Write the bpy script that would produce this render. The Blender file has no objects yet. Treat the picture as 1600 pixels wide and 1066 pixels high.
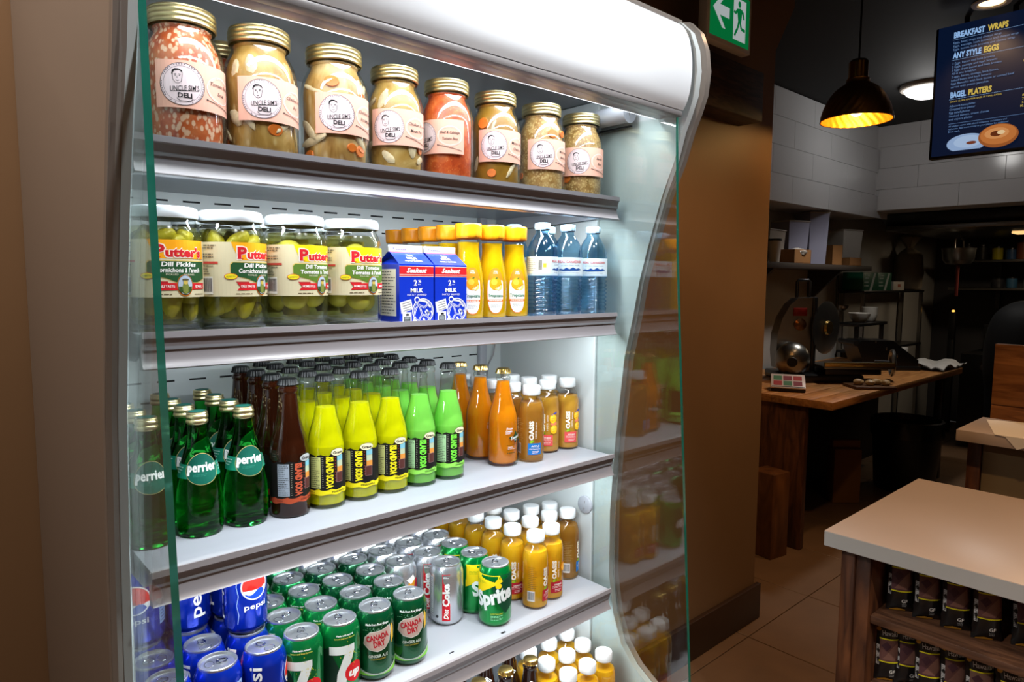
import bpy, bmesh, math, random
from mathutils import Vector, Matrix

S = bpy.context.scene
COL = S.collection
R = math.radians
random.seed(7)

# ------------------------------------------------------------------ camera
CAM = (0.0, 0.0, 1.60)
F_PX, YAW, PITCH, ROLL = 1058.75, R(48.03), R(-5.187), R(0.409)
_f = Vector((math.cos(YAW) * math.cos(PITCH), math.sin(YAW) * math.cos(PITCH), math.sin(PITCH)))
_r = Vector((math.sin(YAW), -math.cos(YAW), 0))
_u = _r.cross(_f)
_r, _u = _r * math.cos(ROLL) + _u * math.sin(ROLL), -_r * math.sin(ROLL) + _u * math.cos(ROLL)
cam = bpy.data.cameras.new('camera')
cam.sensor_width = 36.0
cam.lens = F_PX / 1600 * 36
cam.clip_start = 0.02
camo = bpy.data.objects.new('camera', cam)
COL.objects.link(camo)
camo.matrix_world = Matrix(((_r.x, _u.x, -_f.x, CAM[0]), (_r.y, _u.y, -_f.y, CAM[1]), (_r.z, _u.z, -_f.z, CAM[2]), (0, 0, 0, 1)))
S.camera = camo

# ------------------------------------------------------------------ world, exposure
w = bpy.data.worlds.new('world')
S.world = w
w.use_nodes = True
w.node_tree.nodes['Background'].inputs[0].default_value = (0.9, 0.85, 0.8, 1)
w.node_tree.nodes['Background'].inputs[1].default_value = 0.02
S.view_settings.view_transform = 'Standard'
S.view_settings.look = 'None'
S.view_settings.exposure = 0.0
S.view_settings.gamma = 1.0
S.cycles.max_bounces = 12
S.cycles.transparent_max_bounces = 40
S.cycles.transmission_bounces = 12
S.cycles.caustics_refractive = False
S.cycles.caustics_reflective = False
S.cycles.sample_clamp_indirect = 4.0

# ------------------------------------------------------------------ lights of the place
def area(name, loc, rot, sx, sy, power, col=(1, 1, 1), spread=180):
    l = bpy.data.lights.new(name, 'AREA')
    l.shape = 'RECTANGLE'; l.size = sx; l.size_y = sy; l.energy = power; l.color = col
    l.spread = R(spread)
    o = bpy.data.objects.new(name, l); COL.objects.link(o)
    o.location = loc; o.rotation_euler = rot
    return o
def spot(name, loc, target, power, col, angle, blend=0.6, radius=0.04):
    l = bpy.data.lights.new(name, 'SPOT')
    l.energy = power; l.color = col; l.spot_size = R(angle); l.spot_blend = blend; l.shadow_soft_size = radius
    o = bpy.data.objects.new(name, l); COL.objects.link(o)
    o.location = loc
    o.rotation_euler = (Vector(target) - Vector(loc)).to_track_quat('-Z', 'Y').to_euler()
    return o
COOL = (0.86, 0.95, 1.0)
WARM = (1.0, 0.62, 0.32)
SHELF_Z = [1.773, 1.532, 1.226, 0.924]        # tops of the four shelf lips
XL, XR, YF, YB = 0.216, 1.132, 0.92, 1.312     # inside of the case
# lamp strip under the canopy and under each shelf
area('canopy_lamp', (0.674, 0.8425, 1.9185), (R(8), 0, 0), 0.90, 0.010, 1.1, COOL)
area('canopy_lamp', (0.674, 0.886, 1.9770), (R(14), 0, 0), 0.86, 0.030, 2.1, COOL)
for _i, (_z, _p) in enumerate(zip(SHELF_Z, (2.9, 2.8, 2.85, 2.6))):
    area('shelf_lamp', (0.674, YF + 0.026, _z - 0.040), (R(24), 0, 0), 0.86, 0.016, _p, COOL)
# ceiling downlights of the shop; the one behind the camera is added fill (each has its fixture built further down)
DOWN = [(0.45, 0.05, 98, (0.95, 0.98, 1.0)), (1.05, 0.05, 98, (0.95, 0.98, 1.0)), (2.15, 0.62, 62, WARM), (-0.60, 0.70, 95, (1.0, 0.86, 0.74)), (0.6, -1.2, 200, (1.0, 0.90, 0.8)),
        (2.6, -0.4, 18, WARM), (3.9, 0.97, 45, WARM)]
for _i, (_x, _y, _p, _c) in enumerate(DOWN):
    if _i < 2: spot('downlight_lamp', (_x, _y, 2.86), (_x, 0.78, 1.80), _p, _c, 62, 0.7)      # swivelled towards the case
    else: spot('downlight_lamp', (_x, _y, 2.86), (_x, _y, 0), _p, _c, 155 if _i == 3 else 110, 0.5)

# ------------------------------------------------------------------ object helpers
def tag(o, label=None, cat=None, group=None, kind=None):
    if label: o['label'] = label
    if cat: o['category'] = cat
    if group: o['group'] = group
    if kind: o['kind'] = kind
    return o
def thing(name, label, cat, loc=(0, 0, 0), rz=0.0, group=None):
    o = bpy.data.objects.new(name, None)
    o.empty_display_size = 0.02
    COL.objects.link(o); o.location = loc; o.rotation_euler = (0, 0, rz)
    return tag(o, label, cat, group)
def link(name, me, parent=None, loc=None, rot=None):
    o = bpy.data.objects.new(name, me)
    COL.objects.link(o)
    if parent: o.parent = parent
    if loc: o.location = loc
    if rot: o.rotation_euler = rot
    return o
def kids(o):
    return [c for c in bpy.data.objects if c.parent == o]
_KIDS = {}
def copy_tree(o, parent=None):
    c = o.copy(); COL.objects.link(c); c.parent = parent
    if o not in _KIDS: _KIDS[o] = kids(o)
    for k in _KIDS[o]: copy_tree(k, c)
    return c

class MB:
    """collects geometry; build() makes one mesh"""
    def __init__(s): s.v = []; s.f = []; s.m = []; s.sm = []
    def add(s, vs, fs, m=0, smooth=True):
        n = len(s.v); s.v += [tuple(p) for p in vs]
        for f in fs: s.f.append(tuple(n + i for i in f)); s.m.append(m); s.sm.append(smooth)
        return s
    def box(s, x0, y0, z0, x1, y1, z1, m=0):
        v = [(x0, y0, z0), (x1, y0, z0), (x1, y1, z0), (x0, y1, z0), (x0, y0, z1), (x1, y0, z1), (x1, y1, z1), (x0, y1, z1)]
        return s.add(v, [(0, 3, 2, 1), (4, 5, 6, 7), (0, 1, 5, 4), (1, 2, 6, 5), (2, 3, 7, 6), (3, 0, 4, 7)], m, False)
    def bbox(s, x0, y0, z0, x1, y1, z1, b=0.004, m=0, seg=2):
        bm = bmesh.new(); bmesh.ops.create_cube(bm, size=1)
        for q in bm.verts: q.co = Vector(((x0 + x1) / 2 + q.co.x * (x1 - x0), (y0 + y1) / 2 + q.co.y * (y1 - y0), (z0 + z1) / 2 + q.co.z * (z1 - z0)))
        bmesh.ops.bevel(bm, geom=bm.edges[:], offset=b, segments=seg, affect='EDGES', profile=0.5)
        return s.bm(bm, m)
    def bm(s, bm, m=0, smooth=True, mat=None):
        bm.verts.index_update()
        vs = [(mat @ q.co if mat else q.co.copy()) for q in bm.verts]
        s.add(vs, [[q.index for q in f.verts] for f in bm.faces], m, smooth); bm.free(); return s
    def lathe(s, prof, seg=24, m=0, c=(0, 0), cap0=False, cap1=False, a0=0.0, a1=2 * math.pi, jit=None):
        full = abs(a1 - a0 - 2 * math.pi) < 1e-6
        n = seg if full else seg + 1
        vs = []; fs = []
        for r, z in prof:
            for i in range(n):
                a = a0 + (a1 - a0) * i / seg
                rr = r + (jit(a, z) if jit else 0)
                vs.append((c[0] + rr * math.sin(a), c[1] - rr * math.cos(a), z))
        for k in range(len(prof) - 1):
            for i in range(seg):
                j = (i + 1) % n
                fs.append((k * n + i, k * n + j, (k + 1) * n + j, (k + 1) * n + i))
        if cap0: fs.append(tuple(reversed(range(n))))
        if cap1: fs.append(tuple((len(prof) - 1) * n + i for i in range(n)))
        return s.add(vs, fs, m)
    def tube(s, path, r, seg=8, m=0, close=False):
        P = [Vector(p) for p in path]; vs = []; fs = []; n = len(P)
        rs = r if isinstance(r, (list, tuple)) else [r] * n
        up = None
        for i, p in enumerate(P):
            t = (P[(i + 1) % n] - P[i - 1]) if close else (P[min(i + 1, n - 1)] - P[max(i - 1, 0)])
            t.normalize()
            if up is None: up = Vector((0, 0, 1)) if abs(t.z) < 0.9 else Vector((1, 0, 0))
            a = t.cross(up).normalized(); b = a.cross(t).normalized(); up = b
            for k in range(seg):
                q = 2 * math.pi * k / seg
                vs.append(p + (a * math.cos(q) + b * math.sin(q)) * rs[i])
        for i in range(n if close else n - 1):
            for k in range(seg):
                k2 = (k + 1) % seg; j = (i + 1) % n
                fs.append((i * seg + k, i * seg + k2, j * seg + k2, j * seg + k))
        if not close:
            fs.append(tuple(reversed(range(seg)))); fs.append(tuple((n - 1) * seg + k for k in range(seg)))
        return s.add(vs, fs, m)
    def prism(s, pts, axis, a, b, m=0, smooth=False):
        """pts: closed 2D outline; axis 0 -> (y,z) extruded in x, 1 -> (x,z) in y, 2 -> (x,y) in z"""
        def P(p, t): return (t, p[0], p[1]) if axis == 0 else (p[0], t, p[1]) if axis == 1 else (p[0], p[1], t)
        n = len(pts)
        vs = [P(p, a) for p in pts] + [P(p, b) for p in pts]
        s.add(vs, [(i, (i + 1) % n, n + (i + 1) % n, n + i) for i in range(n)], m, smooth)
        k = len(s.v) - 2 * n
        s.f.append(tuple(k + i for i in reversed(range(n)))); s.m.append(m); s.sm.append(False)
        s.f.append(tuple(k + n + i for i in range(n))); s.m.append(m); s.sm.append(False)
        return s
    def ellipsoid(s, c, r, seg=14, rings=9, m=0, rot=None, bump=0.0, seed=0):
        rnd = random.Random(seed); vs = []; fs = []
        for k in range(rings + 1):
            th = math.pi * k / rings
            for i in range(seg):
                a = 2 * math.pi * i / seg
                q = 1 + (rnd.random() - 0.5) * bump
                v = Vector((r[0] * math.sin(th) * math.cos(a), r[1] * math.sin(th) * math.sin(a), r[2] * math.cos(th))) * q
                if rot: v = rot @ v
                vs.append(v + Vector(c))
        for k in range(rings):
            for i in range(seg):
                j = (i + 1) % seg
                fs.append((k * seg + i, (k + 1) * seg + i, (k + 1) * seg + j, k * seg + j))
        return s.add(vs, fs, m)
    def mesh(s, name, mats, sharp=38):
        me = bpy.data.meshes.new(name)
        me.from_pydata(s.v, [], s.f)
        me.validate()
        for q in (mats if isinstance(mats, (list, tuple)) else [mats]): me.materials.append(q)
        if len(me.polygons) == len(s.f):
            me.polygons.foreach_set('material_index', s.m)
            me.polygons.foreach_set('use_smooth', s.sm)
        if sharp: me.set_sharp_from_angle(angle=R(sharp))
        me.update()
        return me
    def build(s, name, mats, parent=None, loc=None, rot=None, sharp=38):
        return link(name, s.mesh(name, mats, sharp), parent, loc, rot)

# ------------------------------------------------------------------ materials
def srgb(r, g, b):
    f = lambda c: (c / 255 / 12.92) if c / 255 <= 0.04045 else ((c / 255 + 0.055) / 1.055) ** 2.4
    return (f(r), f(g), f(b), 1.0)
MATS = {}
def mat(name, col, rough=0.5, metal=0.0, coat=0.0, spec=0.5, trans=0.0, ior=1.45, var=0.0, vscale=30.0, bump=0.0, bscale=200.0, emit=None, estr=1.0, sss=0.0):
    if name in MATS: return MATS[name]
    m = bpy.data.materials.new(name); m.use_nodes = True
    nt = m.node_tree; b = nt.nodes['Principled BSDF']
    c = srgb(*col) if max(col) > 1.0 else (*col, 1.0)
    b.inputs['Base Color'].default_value = c
    b.inputs['Roughness'].default_value = rough
    b.inputs['Metallic'].default_value = metal
    b.inputs['Coat Weight'].default_value = coat
    b.inputs['Coat Roughness'].default_value = 0.05
    b.inputs['Specular IOR Level'].default_value = spec
    b.inputs['Transmission Weight'].default_value = trans
    b.inputs['IOR'].default_value = ior
    if sss:
        b.inputs['Subsurface Weight'].default_value = sss
        b.inputs['Subsurface Radius'].default_value = (0.02, 0.014, 0.008)
        b.inputs['Subsurface Scale'].default_value = 0.5
    if var or bump:
        tc = nt.nodes.new('ShaderNodeTexCoord')
        n = nt.nodes.new('ShaderNodeTexNoise'); n.inputs['Scale'].default_value = vscale; n.inputs['Detail'].default_value = 4
        nt.links.new(tc.outputs['Object'], n.inputs['Vector'])
        if var:
            mx = nt.nodes.new('ShaderNodeHueSaturation'); mx.inputs['Color'].default_value = c
            mr = nt.nodes.new('ShaderNodeMapRange'); mr.inputs[1].default_value = 0.3; mr.inputs[2].default_value = 0.7
            mr.inputs[3].default_value = 1 - var; mr.inputs[4].default_value = 1 + var
            nt.links.new(n.outputs['Fac'], mr.inputs[0]); nt.links.new(mr.outputs[0], mx.inputs['Value'])
            nt.links.new(mx.outputs['Color'], b.inputs['Base Color'])
        if bump:
            n2 = nt.nodes.new('ShaderNodeTexNoise'); n2.inputs['Scale'].default_value = bscale
            nt.links.new(tc.outputs['Object'], n2.inputs['Vector'])
            bp = nt.nodes.new('ShaderNodeBump'); bp.inputs['Strength'].default_value = bump; bp.inputs['Distance'].default_value = 0.002
            nt.links.new(n2.outputs['Fac'], bp.inputs['Height']); nt.links.new(bp.outputs['Normal'], b.inputs['Normal'])
    if emit:
        b.inputs['Emission Color'].default_value = srgb(*emit) if max(emit) > 1 else (*emit, 1)
        b.inputs['Emission Strength'].default_value = estr
    MATS[name] = m
    return m
def thin_glass(name, tint=(0.97, 0.99, 0.98), f0=0.05, rough=0.02, gcol=(1, 1, 1), edge=None):
    """a thin transparent wall: clear straight through, mirror-like towards grazing"""
    if name in MATS: return MATS[name]
    m = bpy.data.materials.new(name); m.use_nodes = True; nt = m.node_tree; nt.nodes.clear()
    o = nt.nodes.new('ShaderNodeOutputMaterial'); mx = nt.nodes.new('ShaderNodeMixShader')
    t = nt.nodes.new('ShaderNodeBsdfTransparent'); t.inputs[0].default_value = (*tint, 1)
    g = nt.nodes.new('ShaderNodeBsdfGlossy'); g.inputs['Roughness'].default_value = rough; g.inputs[0].default_value = (*gcol, 1)
    lw = nt.nodes.new('ShaderNodeLayerWeight'); lw.inputs[0].default_value = 0.5
    p = nt.nodes.new('ShaderNodeMath'); p.operation = 'POWER'; p.inputs[1].default_value = 5
    a = nt.nodes.new('ShaderNodeMath'); a.operation = 'MULTIPLY_ADD'; a.inputs[1].default_value = 1 - f0; a.inputs[2].default_value = f0
    nt.links.new(lw.outputs['Facing'], p.inputs[0]); nt.links.new(p.outputs[0], a.inputs[0])
    if edge:
        sq = nt.nodes.new('ShaderNodeMath'); sq.operation = 'POWER'; sq.inputs[1].default_value = 2.5
        mc = nt.nodes.new('ShaderNodeMix'); mc.data_type = 'RGBA'; mc.inputs[6].default_value = (*tint, 1); mc.inputs[7].default_value = (*edge, 1)
        nt.links.new(lw.outputs['Facing'], sq.inputs[0]); nt.links.new(sq.outputs[0], mc.inputs[0]); nt.links.new(mc.outputs[2], t.inputs[0])
    nt.links.new(a.outputs[0], mx.inputs[0]); nt.links.new(t.outputs[0], mx.inputs[1]); nt.links.new(g.outputs[0], mx.inputs[2])
    nt.links.new(mx.outputs[0], o.inputs[0])
    MATS[name] = m
    return m
def liquid(name, col, transl=0.45, cloud=0.0, col2=None, scale=60.0):
    """cloudy drink: light both bounces off it and glows through it"""
    if name in MATS: return MATS[name]
    m = bpy.data.materials.new(name); m.use_nodes = True; nt = m.node_tree; nt.nodes.clear()
    o = nt.nodes.new('ShaderNodeOutputMaterial')
    d = nt.nodes.new('ShaderNodeBsdfDiffuse'); t = nt.nodes.new('ShaderNodeBsdfTranslucent')
    g = nt.nodes.new('ShaderNodeBsdfGlossy'); g.inputs['Roughness'].default_value = 0.06
    m1 = nt.nodes.new('ShaderNodeMixShader'); m1.inputs[0].default_value = transl
    m2 = nt.nodes.new('ShaderNodeMixShader')
    lw = nt.nodes.new('ShaderNodeLayerWeight'); lw.inputs[0].default_value = 0.12
    nt.links.new(lw.outputs['Fresnel'], m2.inputs[0])
    c = srgb(*col)
    d.inputs[0].default_value = c; t.inputs[0].default_value = c
    if col2:
        tc = nt.nodes.new('ShaderNodeTexCoord'); n = nt.nodes.new('ShaderNodeTexNoise'); n.inputs['Scale'].default_value = scale
        n.inputs['Detail'].default_value = 5
        cr = nt.nodes.new('ShaderNodeValToRGB'); cr.color_ramp.elements[0].position = 0.4; cr.color_ramp.elements[1].position = 0.62
        cr.color_ramp.elements[0].color = c; cr.color_ramp.elements[1].color = srgb(*col2)
        nt.links.new(tc.outputs['Object'], n.inputs['Vector']); nt.links.new(n.outputs['Fac'], cr.inputs[0])
        nt.links.new(cr.outputs[0], d.inputs[0]); nt.links.new(cr.outputs[0], t.inputs[0])
    nt.links.new(d.outputs[0], m1.inputs[1]); nt.links.new(t.outputs[0], m1.inputs[2])
    nt.links.new(m1.outputs[0], m2.inputs[1]); nt.links.new(g.outputs[0], m2.inputs[2])
    nt.links.new(m2.outputs[0], o.inputs[0])
    MATS[name] = m
    return m
def clear_juice(name, col, tint, k=0.5):
    """clear juice: partly seen through, partly glowing with its own colour"""
    if name in MATS: return MATS[name]
    m = liquid(name, col, 0.6); nt = m.node_tree
    o = [n for n in nt.nodes if n.type == 'OUTPUT_MATERIAL'][0]; src = o.inputs[0].links[0].from_socket
    t = nt.nodes.new('ShaderNodeBsdfTransparent'); t.inputs[0].default_value = (*tint, 1)
    mx = nt.nodes.new('ShaderNodeMixShader'); mx.inputs[0].default_value = k
    nt.links.new(t.outputs[0], mx.inputs[1]); nt.links.new(src, mx.inputs[2]); nt.links.new(mx.outputs[0], o.inputs[0])
    return m
def soup(name, cols, scale, grain=0.0, gcol=None, gscale=220.0, stretch=(1, 1, 1), gth=(0.28, 0.12)):
    """jar contents: blotches of a few colours with grains in them"""
    if name in MATS: return MATS[name]
    m = bpy.data.materials.new(name); m.use_nodes = True; nt = m.node_tree; b = nt.nodes['Principled BSDF']
    b.inputs['Roughness'].default_value = 0.35
    tc = nt.nodes.new('ShaderNodeTexCoord'); mp = nt.nodes.new('ShaderNodeMapping'); mp.inputs['Scale'].default_value = stretch
    n = nt.nodes.new('ShaderNodeTexNoise'); n.inputs['Scale'].default_value = scale; n.inputs['Detail'].default_value = 6; n.inputs['Distortion'].default_value = 0.8
    cr = nt.nodes.new('ShaderNodeValToRGB'); e = cr.color_ramp.elements
    while len(e) < len(cols): e.new(0.5)
    for i, c in enumerate(cols):
        e[i].position = 0.32 + 0.36 * i / (len(cols) - 1); e[i].color = srgb(*c)
    nt.links.new(tc.outputs['Object'], mp.inputs['Vector']); nt.links.new(mp.outputs[0], n.inputs['Vector'])
    nt.links.new(n.outputs['Fac'], cr.inputs[0])
    out = cr.outputs[0]
    if grain:
        v = nt.nodes.new('ShaderNodeTexVoronoi'); v.inputs['Scale'].default_value = gscale
        nt.links.new(mp.outputs[0], v.inputs['Vector'])
        mr = nt.nodes.new('ShaderNodeMapRange'); mr.inputs[1].default_value = gth[0]; mr.inputs[2].default_value = gth[1]; mr.inputs[4].default_value = grain
        nt.links.new(v.outputs['Distance'], mr.inputs[0])
        mx = nt.nodes.new('ShaderNodeMix'); mx.data_type = 'RGBA'
        nt.links.new(mr.outputs[0], mx.inputs[0]); nt.links.new(out, mx.inputs[6]); mx.inputs[7].default_value = srgb(*gcol)
        out = mx.outputs[2]
    bp = nt.nodes.new('ShaderNodeBump'); bp.inputs['Strength'].default_value = 0.3; bp.inputs['Distance'].default_value = 0.002
    nt.links.new(n.outputs['Fac'], bp.inputs['Height']); nt.links.new(bp.outputs['Normal'], b.inputs['Normal'])
    nt.links.new(out, b.inputs['Base Color'])
    MATS[name] = m
    return m
def wood(name, c1, c2, scale=6.0, axis=(1, 12, 12), rough=0.45):
    if name in MATS: return MATS[name]
    m = bpy.data.materials.new(name); m.use_nodes = True; nt = m.node_tree; b = nt.nodes['Principled BSDF']
    b.inputs['Roughness'].default_value = rough
    tc = nt.nodes.new('ShaderNodeTexCoord'); mp = nt.nodes.new('ShaderNodeMapping'); mp.inputs['Scale'].default_value = axis
    n = nt.nodes.new('ShaderNodeTexNoise'); n.inputs['Scale'].default_value = scale; n.inputs['Detail'].default_value = 8; n.inputs['Distortion'].default_value = 1.2
    cr = nt.nodes.new('ShaderNodeValToRGB'); cr.color_ramp.elements[0].position = 0.35; cr.color_ramp.elements[1].position = 0.7
    cr.color_ramp.elements[0].color = srgb(*c1); cr.color_ramp.elements[1].color = srgb(*c2)
    nt.links.new(tc.outputs['Object'], mp.inputs['Vector']); nt.links.new(mp.outputs[0], n.inputs['Vector'])
    nt.links.new(n.outputs['Fac'], cr.inputs[0]); nt.links.new(cr.outputs[0], b.inputs['Base Color'])
    bp = nt.nodes.new('ShaderNodeBump'); bp.inputs['Strength'].default_value = 0.15; bp.inputs['Distance'].default_value = 0.002
    nt.links.new(n.outputs['Fac'], bp.inputs['Height']); nt.links.new(bp.outputs['Normal'], b.inputs['Normal'])
    MATS[name] = m
    return m
def ink(r, g, b): return mat('ink_%d_%d_%d' % (r, g, b), (r, g, b), 0.55, spec=0.25)
def glow(r, g, b, s=1.0):
    n = 'lit_%d_%d_%d_%.2f' % (r, g, b, s)
    return mat(n, (5, 5, 8), 0.5, spec=0.08, emit=(r, g, b), estr=s)

# ------------------------------------------------------------------ flat artwork wrapped on a surface
_TXT = {}
def text_mesh(body, bold=0.0, shear=0.0, res=2):
    k = (body, bold, shear, res)
    if k in _TXT: return _TXT[k]
    c = bpy.data.curves.new('t', 'FONT'); c.body = body; c.size = 1; c.offset = bold; c.shear = shear; c.resolution_u = res; c.fill_mode = 'FRONT'
    o = bpy.data.objects.new('t', c)
    me = bpy.data.meshes.new_from_object(o)
    vs = [(v.co.x, v.co.y) for v in me.vertices]; fs = [tuple(p.vertices) for p in me.polygons]
    bpy.data.objects.remove(o); bpy.data.curves.remove(c); bpy.data.meshes.remove(me)
    if not vs: vs = [(0, 0), (.01, 0), (0, .01)]; fs = [(0, 1, 2)]
    _TXT[k] = (vs, fs)
    return _TXT[k]
CAPH = 0.69
class Art:
    def __init__(s): s.items = []
    def raw(s, vs, fs, m, l): s.items.append((vs, fs, m, l)); return s
    def poly(s, pts, m, l=1): return s.raw(list(pts), [tuple(range(len(pts)))], m, l)
    def rect(s, x0, y0, x1, y1, m, l=1): return s.poly([(x0, y0), (x1, y0), (x1, y1), (x0, y1)], m, l)
    def ell(s, cx, cy, rx, ry, m, l=1, n=24, rot=0.0):
        c, q = math.cos(rot), math.sin(rot); P = []
        for i in range(n):
            a = 2 * math.pi * i / n; x, y = rx * math.cos(a), ry * math.sin(a)
            P.append((cx + x * c - y * q, cy + x * q + y * c))
        return s.poly(P, m, l)
    def ring(s, cx, cy, rx, ry, wd, m, l=2, n=28):
        P = []; Fc = []
        for i in range(n):
            a = 2 * math.pi * i / n
            P += [(cx + rx * math.cos(a), cy + ry * math.sin(a)), (cx + (rx - wd) * math.cos(a), cy + (ry - wd) * math.sin(a))]
        for i in range(n):
            j = (i + 1) % n; Fc.append((2 * i, 2 * j, 2 * j + 1, 2 * i + 1))
        return s.raw(P, Fc, m, l)
    def line(s, pts, wd, m, l=2):
        for (x0, y0), (x1, y1) in zip(pts, pts[1:]):
            d = math.hypot(x1 - x0, y1 - y0) or 1e-9; nx, ny = -(y1 - y0) / d * wd / 2, (x1 - x0) / d * wd / 2
            s.poly([(x0 + nx, y0 + ny), (x0 - nx, y0 - ny), (x1 - nx, y1 - ny), (x1 + nx, y1 + ny)], m, l)
        return s
    def text(s, body, x, y, h, m, w=None, al='C', rot=0.0, bold=0.0, shear=0.0, l=3, res=2, arc=None):
        vs, fs = text_mesh(body, bold, shear, res)
        x0 = min(v[0] for v in vs); x1 = max(v[0] for v in vs)
        k = h / CAPH; kx = (w / (x1 - x0)) if w else k
        ox = -(x0 + x1) / 2 if al == 'C' else (-x0 if al == 'L' else -x1)
        c, q = math.cos(rot), math.sin(rot); P = []
        for a, b in vs:
            px, py = (a + ox) * kx, b * k - h / 2
            if arc: py += arc * (px * px)
            P.append((x + px * c - py * q, y + px * q + py * c))
        return s.raw(P, fs, m, l)
    def dashes(s, x0, y0, x1, y1, rows, m, l=2, seed=1, fill=0.5):
        rnd = random.Random(seed); h = (y1 - y0) / rows
        for i in range(rows):
            y = y1 - h * (i + 0.5); e = x0 + (x1 - x0) * (0.6 + 0.4 * rnd.random()); x = x0
            while x < e:
                wd = (x1 - x0) * (0.08 + 0.16 * rnd.random())
                s.rect(x, y - h * fill / 2, min(x + wd, e), y + h * fill / 2, m, l); x += wd + (x1 - x0) * 0.04
        return s
    def barcode(s, x0, y0, x1, y1, l=2, seed=3):
        rnd = random.Random(seed); s.rect(x0, y0, x1, y1, ink(235, 232, 225), l)
        x = x0 + (x1 - x0) * 0.08
        while x < x1 - (x1 - x0) * 0.1:
            wd = (x1 - x0) * rnd.choice((0.02, 0.03, 0.05)); s.rect(x, y0 + (y1 - y0) * 0.15, x + wd, y1 - (y1 - y0) * 0.08, ink(25, 25, 28), l + 1); x += wd + (x1 - x0) * rnd.choice((0.03, 0.045))
        return s
    def build(s, name, fmap, parent=None, du=0.006, step=0.00022, base=0.0004):
        mats = []; V = []; Fc = []; M = []
        for vs, fs, m, l in s.items:
            if m not in mats: mats.append(m)
            mi = mats.index(m)
            us = [v[0] for v in vs]
            lo, hi = min(us), max(us)
            big = any(max(vs[i][0] for i in f) - min(vs[i][0] for i in f) > du * 1.5 for f in fs) if du else False
            if big or any(len(f) > 4 for f in fs):
                bm = bmesh.new(); bv = [bm.verts.new((a, b, 0)) for a, b in vs]
                for f in fs:
                    try: bm.faces.new([bv[i] for i in f])
                    except ValueError: pass
                bmesh.ops.triangulate(bm, faces=bm.faces[:])
                if big:
                    k = math.ceil(lo / du)
                    while k * du < hi:
                        bmesh.ops.bisect_plane(bm, geom=bm.verts[:] + bm.edges[:] + bm.faces[:], plane_co=(k * du, 0, 0), plane_no=(1, 0, 0), dist=1e-7)
                        k += 1
                bm.verts.index_update()
                vs = [(q.co.x, q.co.y) for q in bm.verts]; fs = [tuple(q.index for q in f.verts) for f in bm.faces]; bm.free()
            n = len(V); off = base + step * l
            V += [fmap(a, b, off) for a, b in vs]
            for f in fs: Fc.append(tuple(n + i for i in f)); M.append(mi)
        me = bpy.data.meshes.new(name); me.from_pydata(V, [], Fc)
        for q in mats: me.materials.append(q)
        me.polygons.foreach_set('material_index', M)
        me.update()
        return link(name, me, parent)
def prof_r(prof):
    def f(z):
        best = prof[0][0]
        for (r0, z0), (r1, z1) in zip(prof, prof[1:]):
            if z1 > z0 and z0 <= z <= z1: return r0 + (r1 - r0) * (z - z0) / (z1 - z0)
        return best
    return f
def wrap(prof, rref=None):
    """u along the girth, v = height, on a turned body"""
    f = prof_r(prof); rr = rref or max(p[0] for p in prof)
    def g(u, v, off):
        a = u / rr; r = f(v) + off
        return (r * math.sin(a), -r * math.cos(a), v)
    return g
def flat(origin, ex, ey, n):
    O, X, Y, N = Vector(origin), Vector(ex), Vector(ey), Vector(n)
    return lambda u, v, off: tuple(O + X * u + Y * v + N * off)
def smooth_prof(pts, n=6):
    """Catmull-Rom through (r,z) points"""
    out = []
    P = [pts[0]] + list(pts) + [pts[-1]]
    for i in range(1, len(P) - 2):
        p0, p1, p2, p3 = P[i - 1], P[i], P[i + 1], P[i + 2]
        for k in range(n):
            t = k / n
            out.append(tuple(0.5 * (2 * p1[j] + (p2[j] - p0[j]) * t + (2 * p0[j] - 5 * p1[j] + 4 * p2[j] - p3[j]) * t * t + (3 * p1[j] - p0[j] - 3 * p2[j] + p3[j]) * t ** 3) for j in (0, 1)))
    out.append(tuple(pts[-1]))
    return out
ORD = ['first', 'second', 'third', 'fourth', 'fifth', 'sixth', 'seventh', 'eighth', 'ninth', 'tenth']
ROWN = ['in the front row', 'in the second row', 'in the third row', 'in the fourth row', 'in the fifth row']
# ------------------------------------------------------------------ the room
WALL = mat('brown_wall_paint', (122, 94, 66), 0.55, var=0.04, vscale=3, bump=0.08, bscale=120)
WALL2 = mat('beige_wall_paint', (168, 140, 112), 0.6, var=0.04, vscale=3)
TILEW = mat('white_wall_tile', (205, 206, 208), 0.16, spec=0.5, var=0.02, vscale=2)
KWALL = mat('grey_kitchen_wall', (170, 168, 164), 0.5, var=0.05, vscale=4)
BLACKC = mat('black_ceiling_paint', (10, 10, 11), 0.75)
DARKB = mat('dark_brown_baseboard', (52, 34, 24), 0.4, var=0.08, vscale=10)
FLOORM = mat('brown_floor_tile', (112, 86, 64), 0.42, var=0.10, vscale=5, bump=0.05, bscale=60)
GROUT = mat('dark_grout', (96, 74, 56), 0.8)
GROUTW = mat('pale_grout', (204, 205, 207), 0.3)
BEAM = wood('rough_dark_beam', (34, 22, 18), (74, 50, 38), 5, (1.5, 12, 12), 0.75)
def struct(mb, name, m, parent=None):
    o = mb.build(name, m, parent)
    if not parent: tag(o, kind='structure')
    return o
CEIL = 2.92
fl = struct(MB().box(-2.6, -2.6, -0.12, 9.0, 3.2, -0.012), 'floor', GROUT)
_t = MB().bbox(0, 0, -0.012, 0.596, 0.596, 0.0, 0.0015, seg=1).mesh('tile', FLOORM)
for i in range(13):
    for j in range(7):
        link('tile', _t, fl, (0.96 + 0.6 * i, -0.94 + 0.6 * j, 0))
_t2 = MB().box(-2.6, -2.6, -0.012, 0.955, 3.2, 0.0).box(0.955, -2.6, -0.012, 9.0, -0.945, 0.0)
_t2.build('plain_floor_area', FLOORM, fl)
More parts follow.
